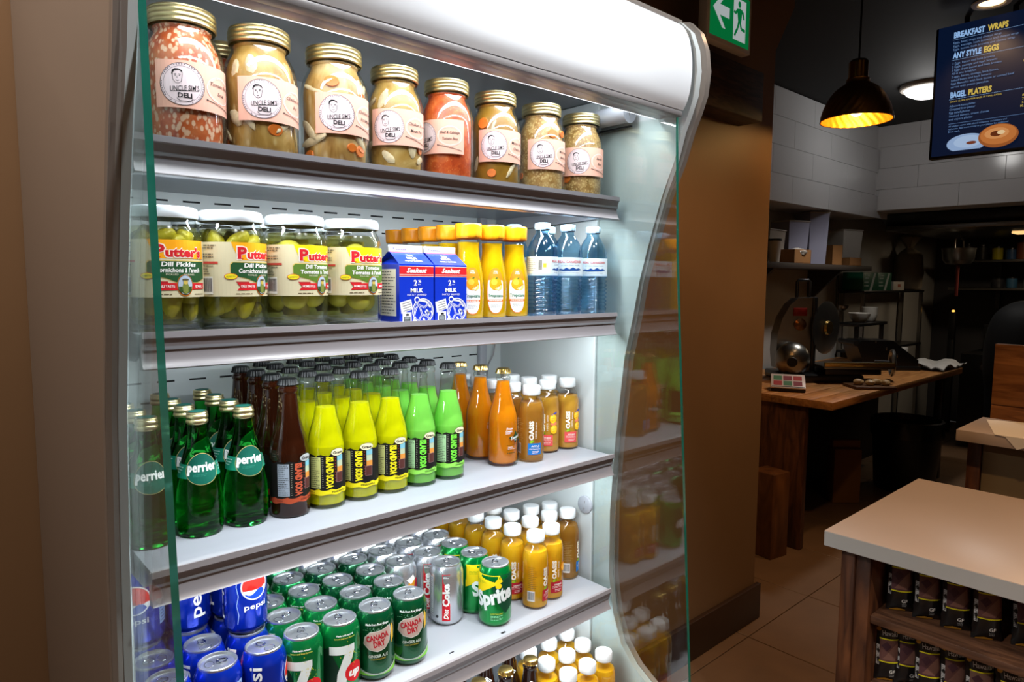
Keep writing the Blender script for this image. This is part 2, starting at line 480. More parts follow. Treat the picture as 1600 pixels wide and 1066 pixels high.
struct(MB().box(-2.6, -2.6, CEIL, 9.0, 3.2, CEIL + 0.1), 'ceiling', BLACKC)
struct(MB().box(-2.6, 1.535, 0, 2.94, 1.72, CEIL), 'wall_back', WALL)
struct(MB().prism([(2.941, 2.618), (3.10, 2.845), (3.10, CEIL), (2.941, CEIL)], 1, 1.536, 1.72), 'trim_1', WALL)
struct(MB().bbox(1.185, 1.512, 0, 2.965, 1.5345, 0.17, 0.003), 'baseboard_back', DARKB)
struct(MB().bbox(-2.6, 1.512, 0, 0.172, 1.5345, 0.17, 0.003), 'baseboard_left', DARKB)
struct(MB().box(-2.72, -2.6, 0, -2.6, 1.72, CEIL), 'wall_left', WALL2)
struct(MB().box(-2.72, -2.72, 0, 9.0, -2.6, CEIL), 'wall_front', WALL2)
struct(MB().box(2.82, 1.721, 0, 2.94, 2.62, CEIL), 'wall_side', WALL)
struct(MB().box(2.82, 2.62, 0, 9.0, 2.74, CEIL), 'wall_kitchen', KWALL)
struct(MB().box(9.0, -2.72, 0, 9.12, 2.74, CEIL), 'wall_far', mat('dark_far_wall', (60, 60, 64), 0.6))
# white tiled soffit over the kitchen wall and over the pass
sf = struct(MB().box(2.941, 2.32, 2.15, 6.30, 2.619, CEIL - 0.001), 'trim_2', GROUTW)
_k = MB().bbox(0, 0, 0, 0.598, 0.012, 0.1895, 0.001, seg=1).mesh('tile', TILEW)
for i in range(6):
    for j in range(4):
        link('tile', _k, sf, (2.945 + 0.6 * i - (0.3 if j % 2 else 0) + 0.0, 2.308, 2.152 + 0.191 * j)) if not (i == 0 and j % 2) else None
sf2 = struct(MB().box(6.302, -2.6, 2.21, 6.6, 2.619, CEIL - 0.001), 'trim_3', GROUTW)
_k2 = MB().bbox(0, 0, 0, 0.012, 0.598, 0.1755, 0.001, seg=1).mesh('tile', TILEW)
for i in range(7):
    for j in range(4):
        link('tile', _k2, sf2, (6.29, 1.700 - 0.6 * i + (0.3 if j % 2 else 0) - 0.0, 2.212 + 0.177 * j))
# rough beam on the wall under the exit sign
bm_ = MB().bbox(1.75, 1.425, 2.245, 2.645, 1.5345, 2.44, 0.006)
tag(bm_.build('wooden_beam', BEAM), 'rough dark wooden beam end on the brown wall under exit sign', 'beam')

# ------------------------------------------------------------------ the open refrigerated case
WHITE = mat('white_case_enamel', (188, 194, 194), 0.28, spec=0.5)
WHITE2 = mat('white_shelf_enamel', (152, 155, 162), 0.32)
LIPM = mat('pale_grey_rail_plastic', (140, 135, 138), 0.3)
HOODM = mat('white_hood_plastic', (238, 241, 245), 0.35, coat=0.3)
OUTER = mat('taupe_case_paint', (134, 125, 118), 0.34, metal=0.2, coat=0.3)
GREYR = mat('grey_rail', (120, 116, 116), 0.35)
CEILP = mat('glossy_grey_canopy_lining', (232, 232, 236), 0.16, metal=0.0, coat=0.35)
SLOT = mat('black_slot', (12, 12, 13), 0.8)
GLASS = thin_glass('side_glass', (0.95, 0.98, 0.97), 0.055, 0.0)
GEDGE = mat('green_glass_edge', (26, 104, 86), 0.12, coat=0.6, trans=0.25)
LEDM = mat('lit_lamp_strip', (255, 255, 255), 0.4, emit=(235, 245, 255), estr=1.6)
case = thing('refrigerated_display_case', 'open white refrigerated drinks case with lit canopy and glass sides', 'refrigerator', (0.674, 1.0, 0))
def cpart(mb, name, m, parent=None, sharp=38):
    o = mb.build(name, m, parent or case, sharp=sharp)
    if parent is None: o.location = (-0.674, -1.0, 0)
    return o
FRONT = [(0.788, 1.89), (0.803, 1.836), (0.832, 1.765), (0.864, 1.663), (0.882, 1.598), (0.896, 1.524), (0.917, 1.433), (0.937, 1.248), (0.948, 1.086), (0.947, 0.939),
         (0.933, 0.855), (0.908, 0.791), (0.873, 0.754), (0.83, 0.728), (0.77, 0.712), (0.725, 0.69), (0.705, 0.64), (0.70, 0.55), (0.70, 0.12), (0.74, 0.08)]
TOPP = [(0.80, 2.10), (0.775, 2.075), (0.762, 2.04), (0.757, 2.0), (0.762, 1.955), (0.775, 1.92)]
def panel(x0, x1, m, name, y1=1.53, grow=0.0):
    pts = [(y1, 0.08), (y1, 2.115), (0.83, 2.112)] + [(y - grow, z) for y, z in TOPP] + [(y - grow * max(0.25, 1 - 0.2 * i), z) for i, (y, z) in enumerate(FRONT)]
    return cpart(MB().prism(pts, 0, x0, x1), name, m)
panel(1.151, 1.166, WHITE, 'side_panel')
panel(0.186, 0.1955, WHITE, 'side_panel')
po = panel(1.1665, 1.180, OUTER, 'outer_side_panel', grow=0.012)
pl = panel(0.172, 0.1855, OUTER, 'outer_side_panel', grow=0.004)
# rolled front edge of the outer left panel
cpart(MB().tube([(0.1785, y + 0.004, z) for y, z in FRONT[:18]], 0.008, 8), 'rolled_edge', OUTER)
# rear parts of the inner side walls (a seam shows where they meet the front part)
cpart(MB().bbox(1.140, 0.993, 0.60, 1.1505, 1.3115, 1.985, 0.002), 'inner_wall', WHITE)
cpart(MB().bbox(0.196, 0.993, 0.60, 0.2085, 1.3115, 1.985, 0.002), 'inner_wall', WHITE)
# glass side panels, set inside the opaque ones and reaching further out
GED = [(0.797, 1.925), (0.786, 1.649), (0.765, 1.332), (0.743, 1.009), (0.728, 0.79), (0.72, 0.70)]
for x0, x1 in ((1.1425, 1.1502), (0.1962, 0.2042)):
    pts = [(0.9925, 0.70), (0.9925, 1.925)] + GED
    mb = MB(); n = len(pts)
    mb.add([(x0, *p) for p in pts], [tuple(range(n))], 0, False)
    mb.add([(x1, *p) for p in pts], [tuple(reversed(range(n)))], 0, False)
    g = cpart(mb, 'glass_panel', GLASS, sharp=0)
    e = MB(); k = len(GED)
    e.add([(x0, *p) for p in GED] + [(x1, *p) for p in GED], [(i, i + 1, k + i + 1, k + i) for i in range(k - 1)], 0, False)
    e.build('polished_edge', GEDGE, g, sharp=0)['label'] = 'green polished front edge of the glass'
# back panel with bracket slots
bp = cpart(MB().box(0.19, YB, 0.55, 1.16, YB + 0.012, 2.0), 'back_panel', WHITE)
_s = MB().box(-0.0145, -0.001, -0.0016, 0.0145, 0.002, 0.0016).mesh('slot', SLOT)
for za in (1.735, 1.413, 1.10, 0.80):
    for i in range(16):
        link('slot', _s, bp, (0.235 + i * 0.0545, YB - 0.0005, za))
        if i % 3 == 1: link('slot', _s, bp, (0.262 + i * 0.0545, YB - 0.0005, za - 0.036))
cpart(MB().bbox(0.186, YB + 0.013, 0.09, 1.166, 1.53, 2.11, 0.004), 'rear_housing', OUTER)
# upright conduit and cable in the back corner
cd_ = cpart(MB().bbox(1.062, 1.298, 0.62, 1.084, YB - 0.0005, 1.98, 0.002), 'conduit', WHITE2)
cpart(MB().tube([(1.088, 1.306, 1.49), (1.10, 1.303, 1.46), (1.112, 1.300, 1.44), (1.108, 1.302, 1.41), (1.095, 1.306, 1.385), (1.088, 1.308, 1.33)], 0.0018, 6), 'cable', LIPM)
# canopy
hood = [(0.7795, 1.927), (0.770, 1.945), (0.764, 1.97), (0.762, 2.0), (0.764, 2.03), (0.771, 2.06), (0.785, 2.085), (0.802, 2.097)]
hood = [(r, z) for r, z in smooth_prof(hood, 4)]
cpart(MB().prism(hood + [(0.815, 2.097), (0.80, 2.06), (0.79, 2.0), (0.80, 1.95), (0.806, 1.93)], 0, 0.206, 1.141, smooth=True), 'canopy_face', HOODM, sharp=50)
cpart(MB().bbox(0.186, 0.803, 2.0985, 1.166, 1.53, 2.108, 0.003), 'top_panel', OUTER)
cpart(MB().bbox(0.206, 0.7795, 1.9155, 1.141, 0.803, 1.9265, 0.003), 'canopy_edge_rail', GREYR)
cpart(MB().bbox(0.206, 0.8035, 1.919, 1.141, 0.838, 1.927, 0.002), 'canopy_rail', LIPM)
cpart(MB().bbox(0.206, 0.8385, 1.921, 1.141, 0.846, 1.931, 0.002), 'canopy_lamp_strip', LEDM)
cpart(MB().prism([(0.847, 1.925), (0.858, 1.972), (0.875, 1.984), (1.311, 1.988), (1.311, 1.998), (0.86, 1.994), (0.84, 1.96)], 0, 0.209, 1.1395), 'canopy_lining', CEILP)
cpart(MB().bbox(0.206, 0.806, 1.998, 1.141, 1.311, 2.096, 0.003), 'canopy_core', WHITE2)
# round plastic plugs on the right wall
def plug(y, z):
    p = cpart(MB().lathe([(0.0, 0.0), (0.018, 0.0), (0.0205, 0.0015), (0.021, 0.0045), (0.0215, 0.006)], 28), 'wall_plug', WHITE2)
    p.location = (1.1385 - 0.674 - 0.003, y - 1.0, z); p.rotation_euler = (0, R(90), 0)
    q = MB().box(-0.010, -0.003, -0.0006, -0.004, -0.001, 0.0004).box(0.006, -0.002, -0.0006, 0.011, 0.001, 0.0004)
    q.build('plug_slots', GREYR, p)
plug(1.012, 1.087)
# lamp tube end running back along the top of the right wall
_tb = cpart(MB().tube([(0, 0, 0), (0, 0.40, 0)], 0.0188, 24), 'corner_tube', WHITE2); _tb.location = (1.1165 - 0.674, 0.894 - 1.0, 1.9385)
MB().tube([(0, -0.004, 0), (0, -0.0002, 0)], 0.0205, 28).box(-0.011, -0.0046, -0.004, -0.008, -0.0041, 0.004).box(0.006, -0.0046, -0.002, 0.010, -0.0041, 0.003).build('tube_cap', WHITE2, _tb)
MB().box(-0.003, -0.0052, -0.006, -0.001, -0.0047, 0.006).box(0.007, -0.0052, -0.002, 0.010, -0.0047, 0.002).build('cap_slots', GREYR, _tb)
cpart(MB().bbox(1.1335, 0.90, 1.915, 1.1395, 1.30, 1.918, 0.0008), 'rubber_seal', SLOT)
# shelves
def shelf(zt):
    tray = MB().bbox(XL + 0.002, YF + 0.004, zt - 0.024, XR - 0.004, YB - 0.002, zt - 0.004, 0.0015)
    o = cpart(tray, 'shelf', WHITE2)
    lip = [(YF + 0.004, zt - 0.003), (YF + 0.002, zt), (YF - 0.001, zt), (YF - 0.002, zt - 0.008), (YF + 0.0005, zt - 0.0095), (YF + 0.0065, zt - 0.026), (YF + 0.0062, zt - 0.029), (YF + 0.0015, zt - 0.0425),
           (YF - 0.002, zt - 0.046), (YF + 0.002, zt - 0.048), (YF + 0.016, zt - 0.048), (YF + 0.016, zt - 0.0245), (YF + 0.012, zt - 0.0042)]
    MB().prism(lip, 0, XL, XR - 0.006).build('price_rail', LIPM, o)
    MB().box(XL + 0.02, YF + 0.019, zt - 0.030, XR - 0.02, YF + 0.040, zt - 0.0245).build('lamp_housing', WHITE2, o)
    for x in (XL + 0.004, XR - 0.010):
        MB().prism([(YF + 0.02, zt - 0.024), (YF + 0.06, zt - 0.042), (YB - 0.004, zt - 0.055), (YB - 0.004, zt - 0.024)], 0, x, x + 0.003).build('bracket', WHITE2, o)
    return o
sh = [shelf(z) for z in SHELF_Z]
# little black stickers on the lower shelf
MB().box(0.8235, 0.938, 0.9201, 0.8335, 0.942, 0.9207).build('sticker', SLOT, sh[3])
MB().box(0.706, 0.948, 0.9201, 0.716, 0.951, 0.9207).build('sticker', SLOT, sh[3])
# deck at the bottom, front bumper
DECK_Z = 0.632
cpart(MB().bbox(0.206, 0.80, DECK_Z - 0.03, 1.141, YB - 0.002, DECK_Z, 0.003), 'deck', WHITE2)
cpart(MB().prism([(0.80, 0.70), (0.76, 0.708), (0.722, 0.685), (0.706, 0.63), (0.704, 0.12), (0.75, 0.10), (0.80, 0.10)], 0, 0.206, 1.141), 'front_bumper', WHITE2)
cpart(MB().box(0.20, 0.79, 0.0, 1.15, 1.50, 0.10), 'plinth', SLOT)
cpart(MB().box(0.21, 0.805, 0.11, 1.14, 1.31, 0.60), 'lower_body', GREYR)
# ------------------------------------------------------------------ groceries
JARG = thin_glass('jar_glass', (0.97, 0.98, 0.97), 0.055, 0.05, edge=(0.72, 0.76, 0.72))
BOTG = thin_glass('clear_bottle_glass', (0.95, 0.97, 0.95), 0.07, 0.05, edge=(0.42, 0.50, 0.44))
PETG = thin_glass('clear_plastic_bottle', (0.98, 0.98, 0.975), 0.055, 0.06, edge=(0.7, 0.7, 0.68))
GOLD = mat('gold_lid_metal', (218, 202, 152), 0.34, metal=1.0)
GOLDC = mat('gold_crown_metal', (226, 190, 112), 0.25, metal=1.0)
SILVER = mat('can_aluminium', (214, 217, 222), 0.27, metal=0.86)
TABM = mat('can_tab_aluminium', (176, 178, 184), 0.22, metal=1.0)
WHITEP = mat('white_plastic_cap', (222, 224, 225), 0.35)
WHITEL = mat('white_enamel_lid', (206, 212, 217), 0.25, coat=0.4)
BLACKP = mat('black_crown_metal', (12, 12, 13), 0.42, spec=0.35)
PINK = mat('pink_paper', (240, 182, 160), 0.6, spec=0.2)
K = ink(28, 24, 26); W_ = ink(244, 242, 238)
SZ = [z - 0.004 for z in SHELF_Z]

def face(x, y, da=0.0):
    """rotation that turns a thing's front to the camera's side, da degrees to the right of it"""
    return -math.atan2(x, y) + R(da)

def ridged_cap(r, z0, z1, n=40, dep=0.0006, top_r=None, seg=80):
    def jit(a, z): return dep * (1 if int(a / (2 * math.pi) * n * 2 + 0.01) % 2 else 0) if z0 + 0.002 < z < z1 - 0.001 else 0
    tr = top_r or r - 0.001
    return MB().lathe([(r - 0.001, z0), (r, z0 + 0.001), (r, z0 + 0.0025), (r, z1 - 0.002), (tr, z1 - 0.0003), (tr - 0.002, z1), (0.0, z1)], seg, jit=jit)
def crown_cap(r, z0, z1):
    def jit(a, z): return 0.0009 * math.cos(a * 21) if z < z0 + 0.0035 else 0
    return MB().lathe([(r + 0.0002, z0), (r + 0.0008, z0 + 0.001), (r - 0.0002, z0 + 0.003), (r - 0.0012, z1 - 0.002), (r - 0.004, z1 - 0.0003), (0, z1)], 84, jit=jit)
def screw_lid(r, z0, z1, turns=3):
    p = [(r - 0.001, z0)]
    for i in range(turns):
        za = z0 + (z1 - z0 - 0.004) * i / turns; zb = z0 + (z1 - z0 - 0.004) * (i + 1) / turns
        p += [(r + 0.0006, za + (zb - za) * 0.3), (r + 0.0006, za + (zb - za) * 0.65), (r - 0.0006, zb)]
    p += [(r, z1 - 0.003), (r - 0.0006, z1 - 0.001), (r - 0.0025, z1 - 0.0002), (r - 0.004, z1), (r - 0.006, z1 - 0.0008), (0, z1 - 0.0008)]
    return MB().lathe(p, 48)

# ---- mason jars of soup -------------------------------------------------
MJ = [(0.0, 0.003), (0.036, 0.0015), (0.0405, 0.0), (0.0445, 0.003), (0.0465, 0.010), (0.047, 0.03), (0.047, 0.100), (0.0462, 0.112), (0.0435, 0.124), (0.0395, 0.133), (0.0365, 0.139), (0.0355, 0.144),
      (0.0372, 0.1465), (0.0358, 0.149), (0.0355, 0.158), (0.034, 0.160)]
def jar_label(second, name):
    a = Art()
    a.rect(-0.030, 0.043, 0.074, 0.100, PINK, 0)
    cx, cy = 0.0, 0.0715
    a.ell(cx, cy, 0.0245, 0.0255, ink(238, 216, 218), 1, 32)
    a.ring(cx, cy, 0.0245, 0.0255, 0.0006, ink(90, 74, 80), 2, 32)
    a.ring(cx, cy, 0.0208, 0.0217, 0.0004, ink(150, 128, 134), 2, 32)
    rnd = random.Random(4)      # small print running round the badge
    for i in range(46):
        t = R(20) + i * R(320) / 46
        if rnd.random() < 0.2: continue
        x, y = cx + 0.0227 * math.sin(t - math.pi), cy + 0.0236 * math.cos(t - math.pi)
        a.ell(x, y, 0.0007, 0.0009, ink(120, 100, 108), 2, 5)
    # drawn head
    a.poly([(-0.0112, 0.083), (-0.0105, 0.0872), (-0.0075, 0.0895), (-0.0035, 0.0895), (0.0, 0.0875), (0.0009, 0.083), (-0.0002, 0.0855), (-0.003, 0.0880), (-0.0075, 0.0872), (-0.0095, 0.0845), (-0.0098, 0.0815)], K, 3)
    a.line([(-0.0102, 0.083), (-0.0098, 0.0765), (-0.007, 0.0725), (-0.004, 0.072), (-0.0008, 0.0745), (0.0003, 0.083)], 0.0005, K, 3)
    a.line([(-0.0085, 0.0825), (-0.006, 0.083)], 0.0007, K, 3).line([(-0.0038, 0.083), (-0.0014, 0.0825)], 0.0007, K, 3)
    a.ell(-0.0071, 0.0812, 0.0007, 0.0006, K, 3, 6).ell(-0.0027, 0.0812, 0.0007, 0.0006, K, 3, 6)
    a.line([(-0.005, 0.0805), (-0.0056, 0.0782), (-0.0044, 0.078)], 0.0004, K, 3)
    a.line([(-0.0068, 0.0757), (-0.005, 0.0749), (-0.0032, 0.0757)], 0.0006, K, 3)
    # name of the deli
    a.text('UNCLE SIM\'S', 0.0025, 0.0668, 0.0062, K, 0.0315, rot=R(7), bold=0.004, shear=0.22)
    a.line([(-0.010, 0.0622), (0.018, 0.0655)], 0.0006, K, 3)
    a.text('DELI', 0.0025, 0.0582, 0.0056, K, 0.015, bold=0.03)
    a.line([(-0.006, 0.0545), (-0.003, 0.0515), (0.008, 0.0515), (0.011, 0.055)], 0.0006, K, 3)
    # flavour oval
    a.ring(0.0485, 0.0725, 0.0215, 0.0165, 0.0011, ink(250, 226, 218), 2, 32)
    a.ring(0.0485, 0.0725, 0.0195, 0.0145, 0.0004, ink(250, 230, 222), 2, 32)
    t1, t2 = second
    a.text(t1, 0.0485, 0.0785, 0.0045, K, min(0.033, 0.0030 * len(t1)), shear=0.3, bold=0.006)
    a.text(t2, 0.0485, 0.0680, 0.0045, K, min(0.026, 0.0030 * len(t2)), shear=0.3, bold=0.006)
    a.line([(0.0265, 0.0575), (0.070, 0.0485)], 0.0009, ink(70, 52, 52), 3)
    a.ell(0.0275, 0.0573, 0.0013, 0.0009, K, 3, 8)
    o = a.build('label', wrap(MJ, 0.047), None, 0.0045)
    return o
def mason_jar(label, content, second, pieces, fill=0.148, group='soup jars along the top shelf'):
    t = thing('soup_jar', label, 'jar', group=group)
    MB().lathe(MJ, 48).build('glass', JARG, t)
    ins = [(0.0, 0.006)] + [(max(r - 0.0042, 0.001), z) for r, z in MJ if 0.002 < z < fill and r > 0.03]
    ins = [(0.0, 0.006), (0.036, 0.006)] + ins[1:] + [(ins[-1][0], fill), (0.0, fill)]
    MB().lathe(ins, 40).build('soup', content, t)
    screw_lid(0.0385, 0.1495, 0.1715).build('lid', GOLD, t)
    l = jar_label(second, 'label'); l.parent = t
    for nm, m, kind, n, seed in pieces:
        rnd = random.Random(seed)
        for i in range(n):
            th = R(rnd.uniform(-85, 85)); z = rnd.choice((rnd.uniform(0.012, 0.042), rnd.uniform(0.098, 0.118)))
            if kind == 'slice':
                q = MB().lathe([(0, 0), (0.0085, 0), (0.0095, 0.0012), (0.0085, 0.0028), (0, 0.0028)], 14)
                o = q.build(nm, m, t); rr = 0.0422
                o.location = (rr * math.sin(th), -rr * math.cos(th), z); o.rotation_euler = (R(90 + rnd.uniform(-12, 12)), 0, th)
                s_ = rnd.uniform(0.7, 1.15); o.scale = (s_, s_ * rnd.uniform(0.75, 1), 0.8)
            else:
                L = rnd.uniform(0.012, 0.024); rt = Matrix.Rotation(th, 3, 'Z') @ Matrix.Rotation(R(rnd.uniform(-75, 75)), 3, 'Y')
                q = MB().ellipsoid((0, 0, 0), (rnd.uniform(0.004, 0.008), 0.0022, L), 10, 8, rot=rt, bump=0.18, seed=seed * 31 + i)
                o = q.build(nm, m, t); rr = 0.0428
                if z > 0.098: rr = 0.0405; z = min(z, 0.112)
                o.location = (rr * math.sin(th), -rr * math.cos(th), z + (L * 0.55 if z < 0.05 else 0))
    return t
CARROT = mat('cooked_carrot', (232, 120, 40), 0.4, var=0.1, vscale=80)
CHICKEN = mat('shredded_chicken', (226, 204, 164), 0.45, var=0.12, vscale=160)
DUMPL = mat('pale_dumpling', (214, 180, 116), 0.45, var=0.1, vscale=60)
rice = soup('tomato_rice_soup', [(168, 66, 26), (196, 90, 40), (206, 118, 70)], 55, 0.75, (240, 206, 172), 190, (1, 1, 0.6), (0.50, 0.36))
broth = soup('golden_chicken_broth', [(132, 94, 36), (168, 126, 58), (196, 158, 92)], 32, 0.35, (228, 204, 152), 90, (1, 1, 0.5))
broth2 = soup('pale_chicken_soup', [(146, 100, 42), (184, 142, 80), (206, 174, 120)], 36, 0.3, (232, 212, 172), 70, (1, 1, 0.4))
broth3 = soup('chicken_dumpling_soup', [(140, 102, 40), (178, 138, 68), (202, 168, 104)], 30, 0.2, (226, 202, 150), 80)
borsch = soup('tomato_beef_soup', [(176, 60, 22), (204, 84, 34), (222, 118, 60)], 60, 0.4, (236, 160, 100), 190)
clear = soup('clear_yellow_broth', [(132, 92, 22), (156, 112, 34), (170, 130, 54)], 14)
barley = soup('barley_soup', [(140, 96, 44), (176, 134, 76), (196, 160, 104)], 60, 0.75, (218, 190, 132), 210, (1, 1, 1), (0.48, 0.3))
barley2 = soup('brown_barley_soup', [(128, 92, 44), (160, 122, 68), (190, 154, 100)], 50, 0.8, (212, 182, 122), 220, (1, 1, 1), (0.48, 0.3))
S1 = [
    (0.294, 'large jar of salmon red rice soup beside the left glass', rice, ('Tomato Rice', 'Soup'), [], -2),
    (0.397, 'jar of golden soup with dumpling, second jar from the left glass', broth, ('Chicken in a', 'Pot'), [('carrot_slice', CARROT, 'slice', 3, 5), ('chicken_shred', CHICKEN, 'shred', 7, 8), ('dumpling', DUMPL, 'shred', 2, 15)], 2),
    (0.512, 'jar of shredded chicken and carrot soup, third from the left glass', broth2, ('Chicken in a', 'Pot Matzo'), [('carrot_slice', CARROT, 'slice', 6, 11), ('chicken_shred', CHICKEN, 'shred', 10, 3)], 4),
    (0.622, 'jar of pale chicken dumpling soup left of the red soup jar', broth3, ('Chicken in a', 'Matzo Pot'), [('carrot_slice', CARROT, 'slice', 1, 2), ('chicken_shred', CHICKEN, 'shred', 8, 21)], -12),
    (0.728, 'jar of orange red tomato soup in the middle of the top shelf', borsch, ('Beef & Cabbage', 'Tomato Base'), [], -52),
    (0.840, 'jar of clear yellow broth right of the red soup jar', clear, ('Matzo Ball', 'Chicken'), [('carrot_slice', CARROT, 'slice', 2, 9), ('chicken_shred', CHICKEN, 'shred', 3, 40)], -2),
    (0.960, 'jar of beige barley soup, second from the right wall', barley, ('Mushroom', 'Barley'), [('carrot_slice', CARROT, 'slice', 3, 14)], 4),
    (1.076, 'jar of brown barley soup nearest the right wall', barley2, ('Barley', 'Bean'), [('carrot_slice', CARROT, 'slice', 2, 18)], -5),
]
first_jar = None
for x, lb, cont, sec, pc, da in S1:
    y = 0.982 if x < 0.55 else 0.985
    j = mason_jar(lb, cont, sec, pc)
    if x < 0.55: j.scale = (1.08, 1.08, 1.03)
    j.location = (x, y, SZ[0]); j.rotation_euler.z = face(x, y, da)
    first_jar = first_jar or j
j = copy_tree(first_jar); j.location = (0.382, 1.086, SZ[0]); j.rotation_euler.z = face(0.38, 1.086, 20)
j['label'] = 'jar with only its gold lid showing behind the first two soup jars'

# ---- pickle jars --------------------------------------------------------
PJ = [(0.0, 0.004), (0.034, 0.0025), (0.040, 0.0), (0.0440, 0.002), (0.0462, 0.009), (0.0468, 0.02), (0.0468, 0.118), (0.0458, 0.129), (0.0425, 0.139), (0.0398, 0.1445), (0.0392, 0.147), (0.0385, 0.151)]
BRINE = thin_glass('pickle_brine', (0.88, 0.87, 0.60), 0.01, 0.2)
PICK = mat('green_pickle_skin', (170, 160, 54), 0.35, var=0.22, vscale=55, bump=0.5, bscale=160)
PICK2 = mat('pale_green_tomato', (196, 190, 96), 0.3, var=0.16, vscale=30)
BRINEB = soup('cloudy_brine', [(120, 114, 46), (150, 142, 66), (170, 162, 84)], 26)
CREAM = mat('cream_paper', (214, 203, 168), 0.55, spec=0.25)
RED = ink(206, 32, 40)
def pickle_label(orange, l1, l2):
    a = Art()
    a.rect(-0.102, 0.046, 0.072, 0.120, CREAM, 0)
    wedge = ink(250, 166, 20) if orange else ink(250, 214, 16)
    a.poly([(-0.033, 0.120), (-0.026, 0.103), (-0.026, 0.096), (0.046, 0.096), (0.046, 0.120)], wedge, 1)
    # name
    vs = ('P', -0.0185, 0.0150, 0.0125), ('utter\'s', 0.0130, 0.0110, 0.050)
    for tx, x, h, wd in vs:
        a.text(tx, x, 0.1045 + (0.0012 if tx == 'P' else -0.0005), h + 0.0012, ink(250, 240, 225), wd + 0.003, bold=0.075, l=2)
        a.text(tx, x, 0.1045 + (0.0012 if tx == 'P' else -0.0005), h, RED, wd, bold=0.045, l=3)
    for x in (-0.0225, -0.0245): a.rect(x - 0.001, 0.0975, x + 0.005, 0.0985, RED, 3)
    # green shield
    g1 = ink(38, 82, 46) if orange else ink(92, 124, 44); rim = ink(214, 186, 104)
    sh_ = [(-0.031, 0.0925), (-0.034, 0.0895), (-0.034, 0.0785), (-0.030, 0.0745), (-0.012, 0.0705), (0.0, 0.0655), (0.030, 0.0655), (0.046, 0.0705), (0.046, 0.0925)]
    a.poly([(x * 1.03, 0.079 + (y - 0.079) * 1.08) for x, y in sh_], rim, 1); a.poly(sh_, g1, 2)
    a.text(l1, 0.005, 0.0888, 0.0056, W_, 0.044, bold=0.03, shear=0.1, l=4)
    a.text(l2, 0.005, 0.0812, 0.0056, W_, 0.058, bold=0.025, shear=0.1, l=4)
    a.text('PICKLED      MARINES', 0.006, 0.0755, 0.0022, ink(220, 216, 190), 0.036, l=4)
    a.ell(-0.034, 0.0735, 0.0085, 0.0042, RED, 3); a.ell(-0.034, 0.0735, 0.0078, 0.0036, ink(244, 220, 40), 4)
    a.text('HOMESTYLE', -0.034, 0.0735, 0.0020, ink(60, 110, 50), 0.011, l=5, rot=R(4))
    # ribbon and picture
    a.poly([(-0.028, 0.0665), (-0.010, 0.0665), (-0.010, 0.0625), (-0.024, 0.0625)], ink(176, 26, 36), 2)
    a.poly([(-0.0265, 0.0645), (0.045, 0.0645), (0.045, 0.0565), (-0.0265, 0.0545), (-0.022, 0.0595)], RED, 3)
    a.text('DELI TASTE' if orange else 'HOMESTYLE', -0.012, 0.0602, 0.0034, W_, 0.019, bold=0.02, l=5)
    a.text('DELI' if orange else 'MAISON', 0.033, 0.0602, 0.0034, W_, 0.015, bold=0.02, l=5)
    a.ell(0.0105, 0.0615, 0.0105, 0.0142, ink(206, 120, 36), 4); a.ell(0.0105, 0.0618, 0.0098, 0.0132, ink(30, 34, 30), 5); a.ell(0.0105, 0.0620, 0.0092, 0.0124, ink(176, 190, 206), 6)
    a.poly([(0.0015, 0.0600), (0.0195, 0.0600), (0.0170, 0.0530), (0.0105, 0.0500), (0.0040, 0.0530)], ink(74, 92, 44), 7)
    a.ell(0.0105, 0.0582, 0.0042, 0.0078, ink(122, 132, 60), 8); a.ell(0.0105, 0.0655, 0.0030, 0.0030, ink(196, 172, 84), 9); a.ell(0.0105, 0.0688, 0.0044, 0.0014, ink(86, 78, 50), 9)
    a.ell(0.0050, 0.0560, 0.0024, 0.0036, ink(52, 76, 36), 8); a.ell(0.0160, 0.0560, 0.0024, 0.0036, ink(60, 84, 38), 8)
    a.dashes(-0.028, 0.0485, -0.002, 0.0510, 1, ink(110, 96, 70), 2, 5); a.dashes(0.024, 0.0485, 0.044, 0.0510, 1, ink(110, 96, 70), 2, 6)
    # back-of-label print
    a.dashes(-0.076, 0.110, -0.044, 0.117, 2, ink(120, 112, 92), 2, 7); a.dashes(-0.076, 0.098, -0.048, 0.105, 2, ink(120, 112, 92), 2, 8)
    a.rect(-0.082, 0.0905, -0.050, 0.0935, ink(198, 70, 60), 2); a.dashes(-0.076, 0.086, -0.052, 0.089, 1, ink(120, 112, 92), 2, 9)
    a.dashes(-0.076, 0.075, -0.062, 0.085, 3, ink(120, 112, 92), 2, 10)
    a.barcode(-0.076, 0.049, -0.058, 0.073)
    return a.build('label', wrap(PJ, 0.0468), None, 0.005)
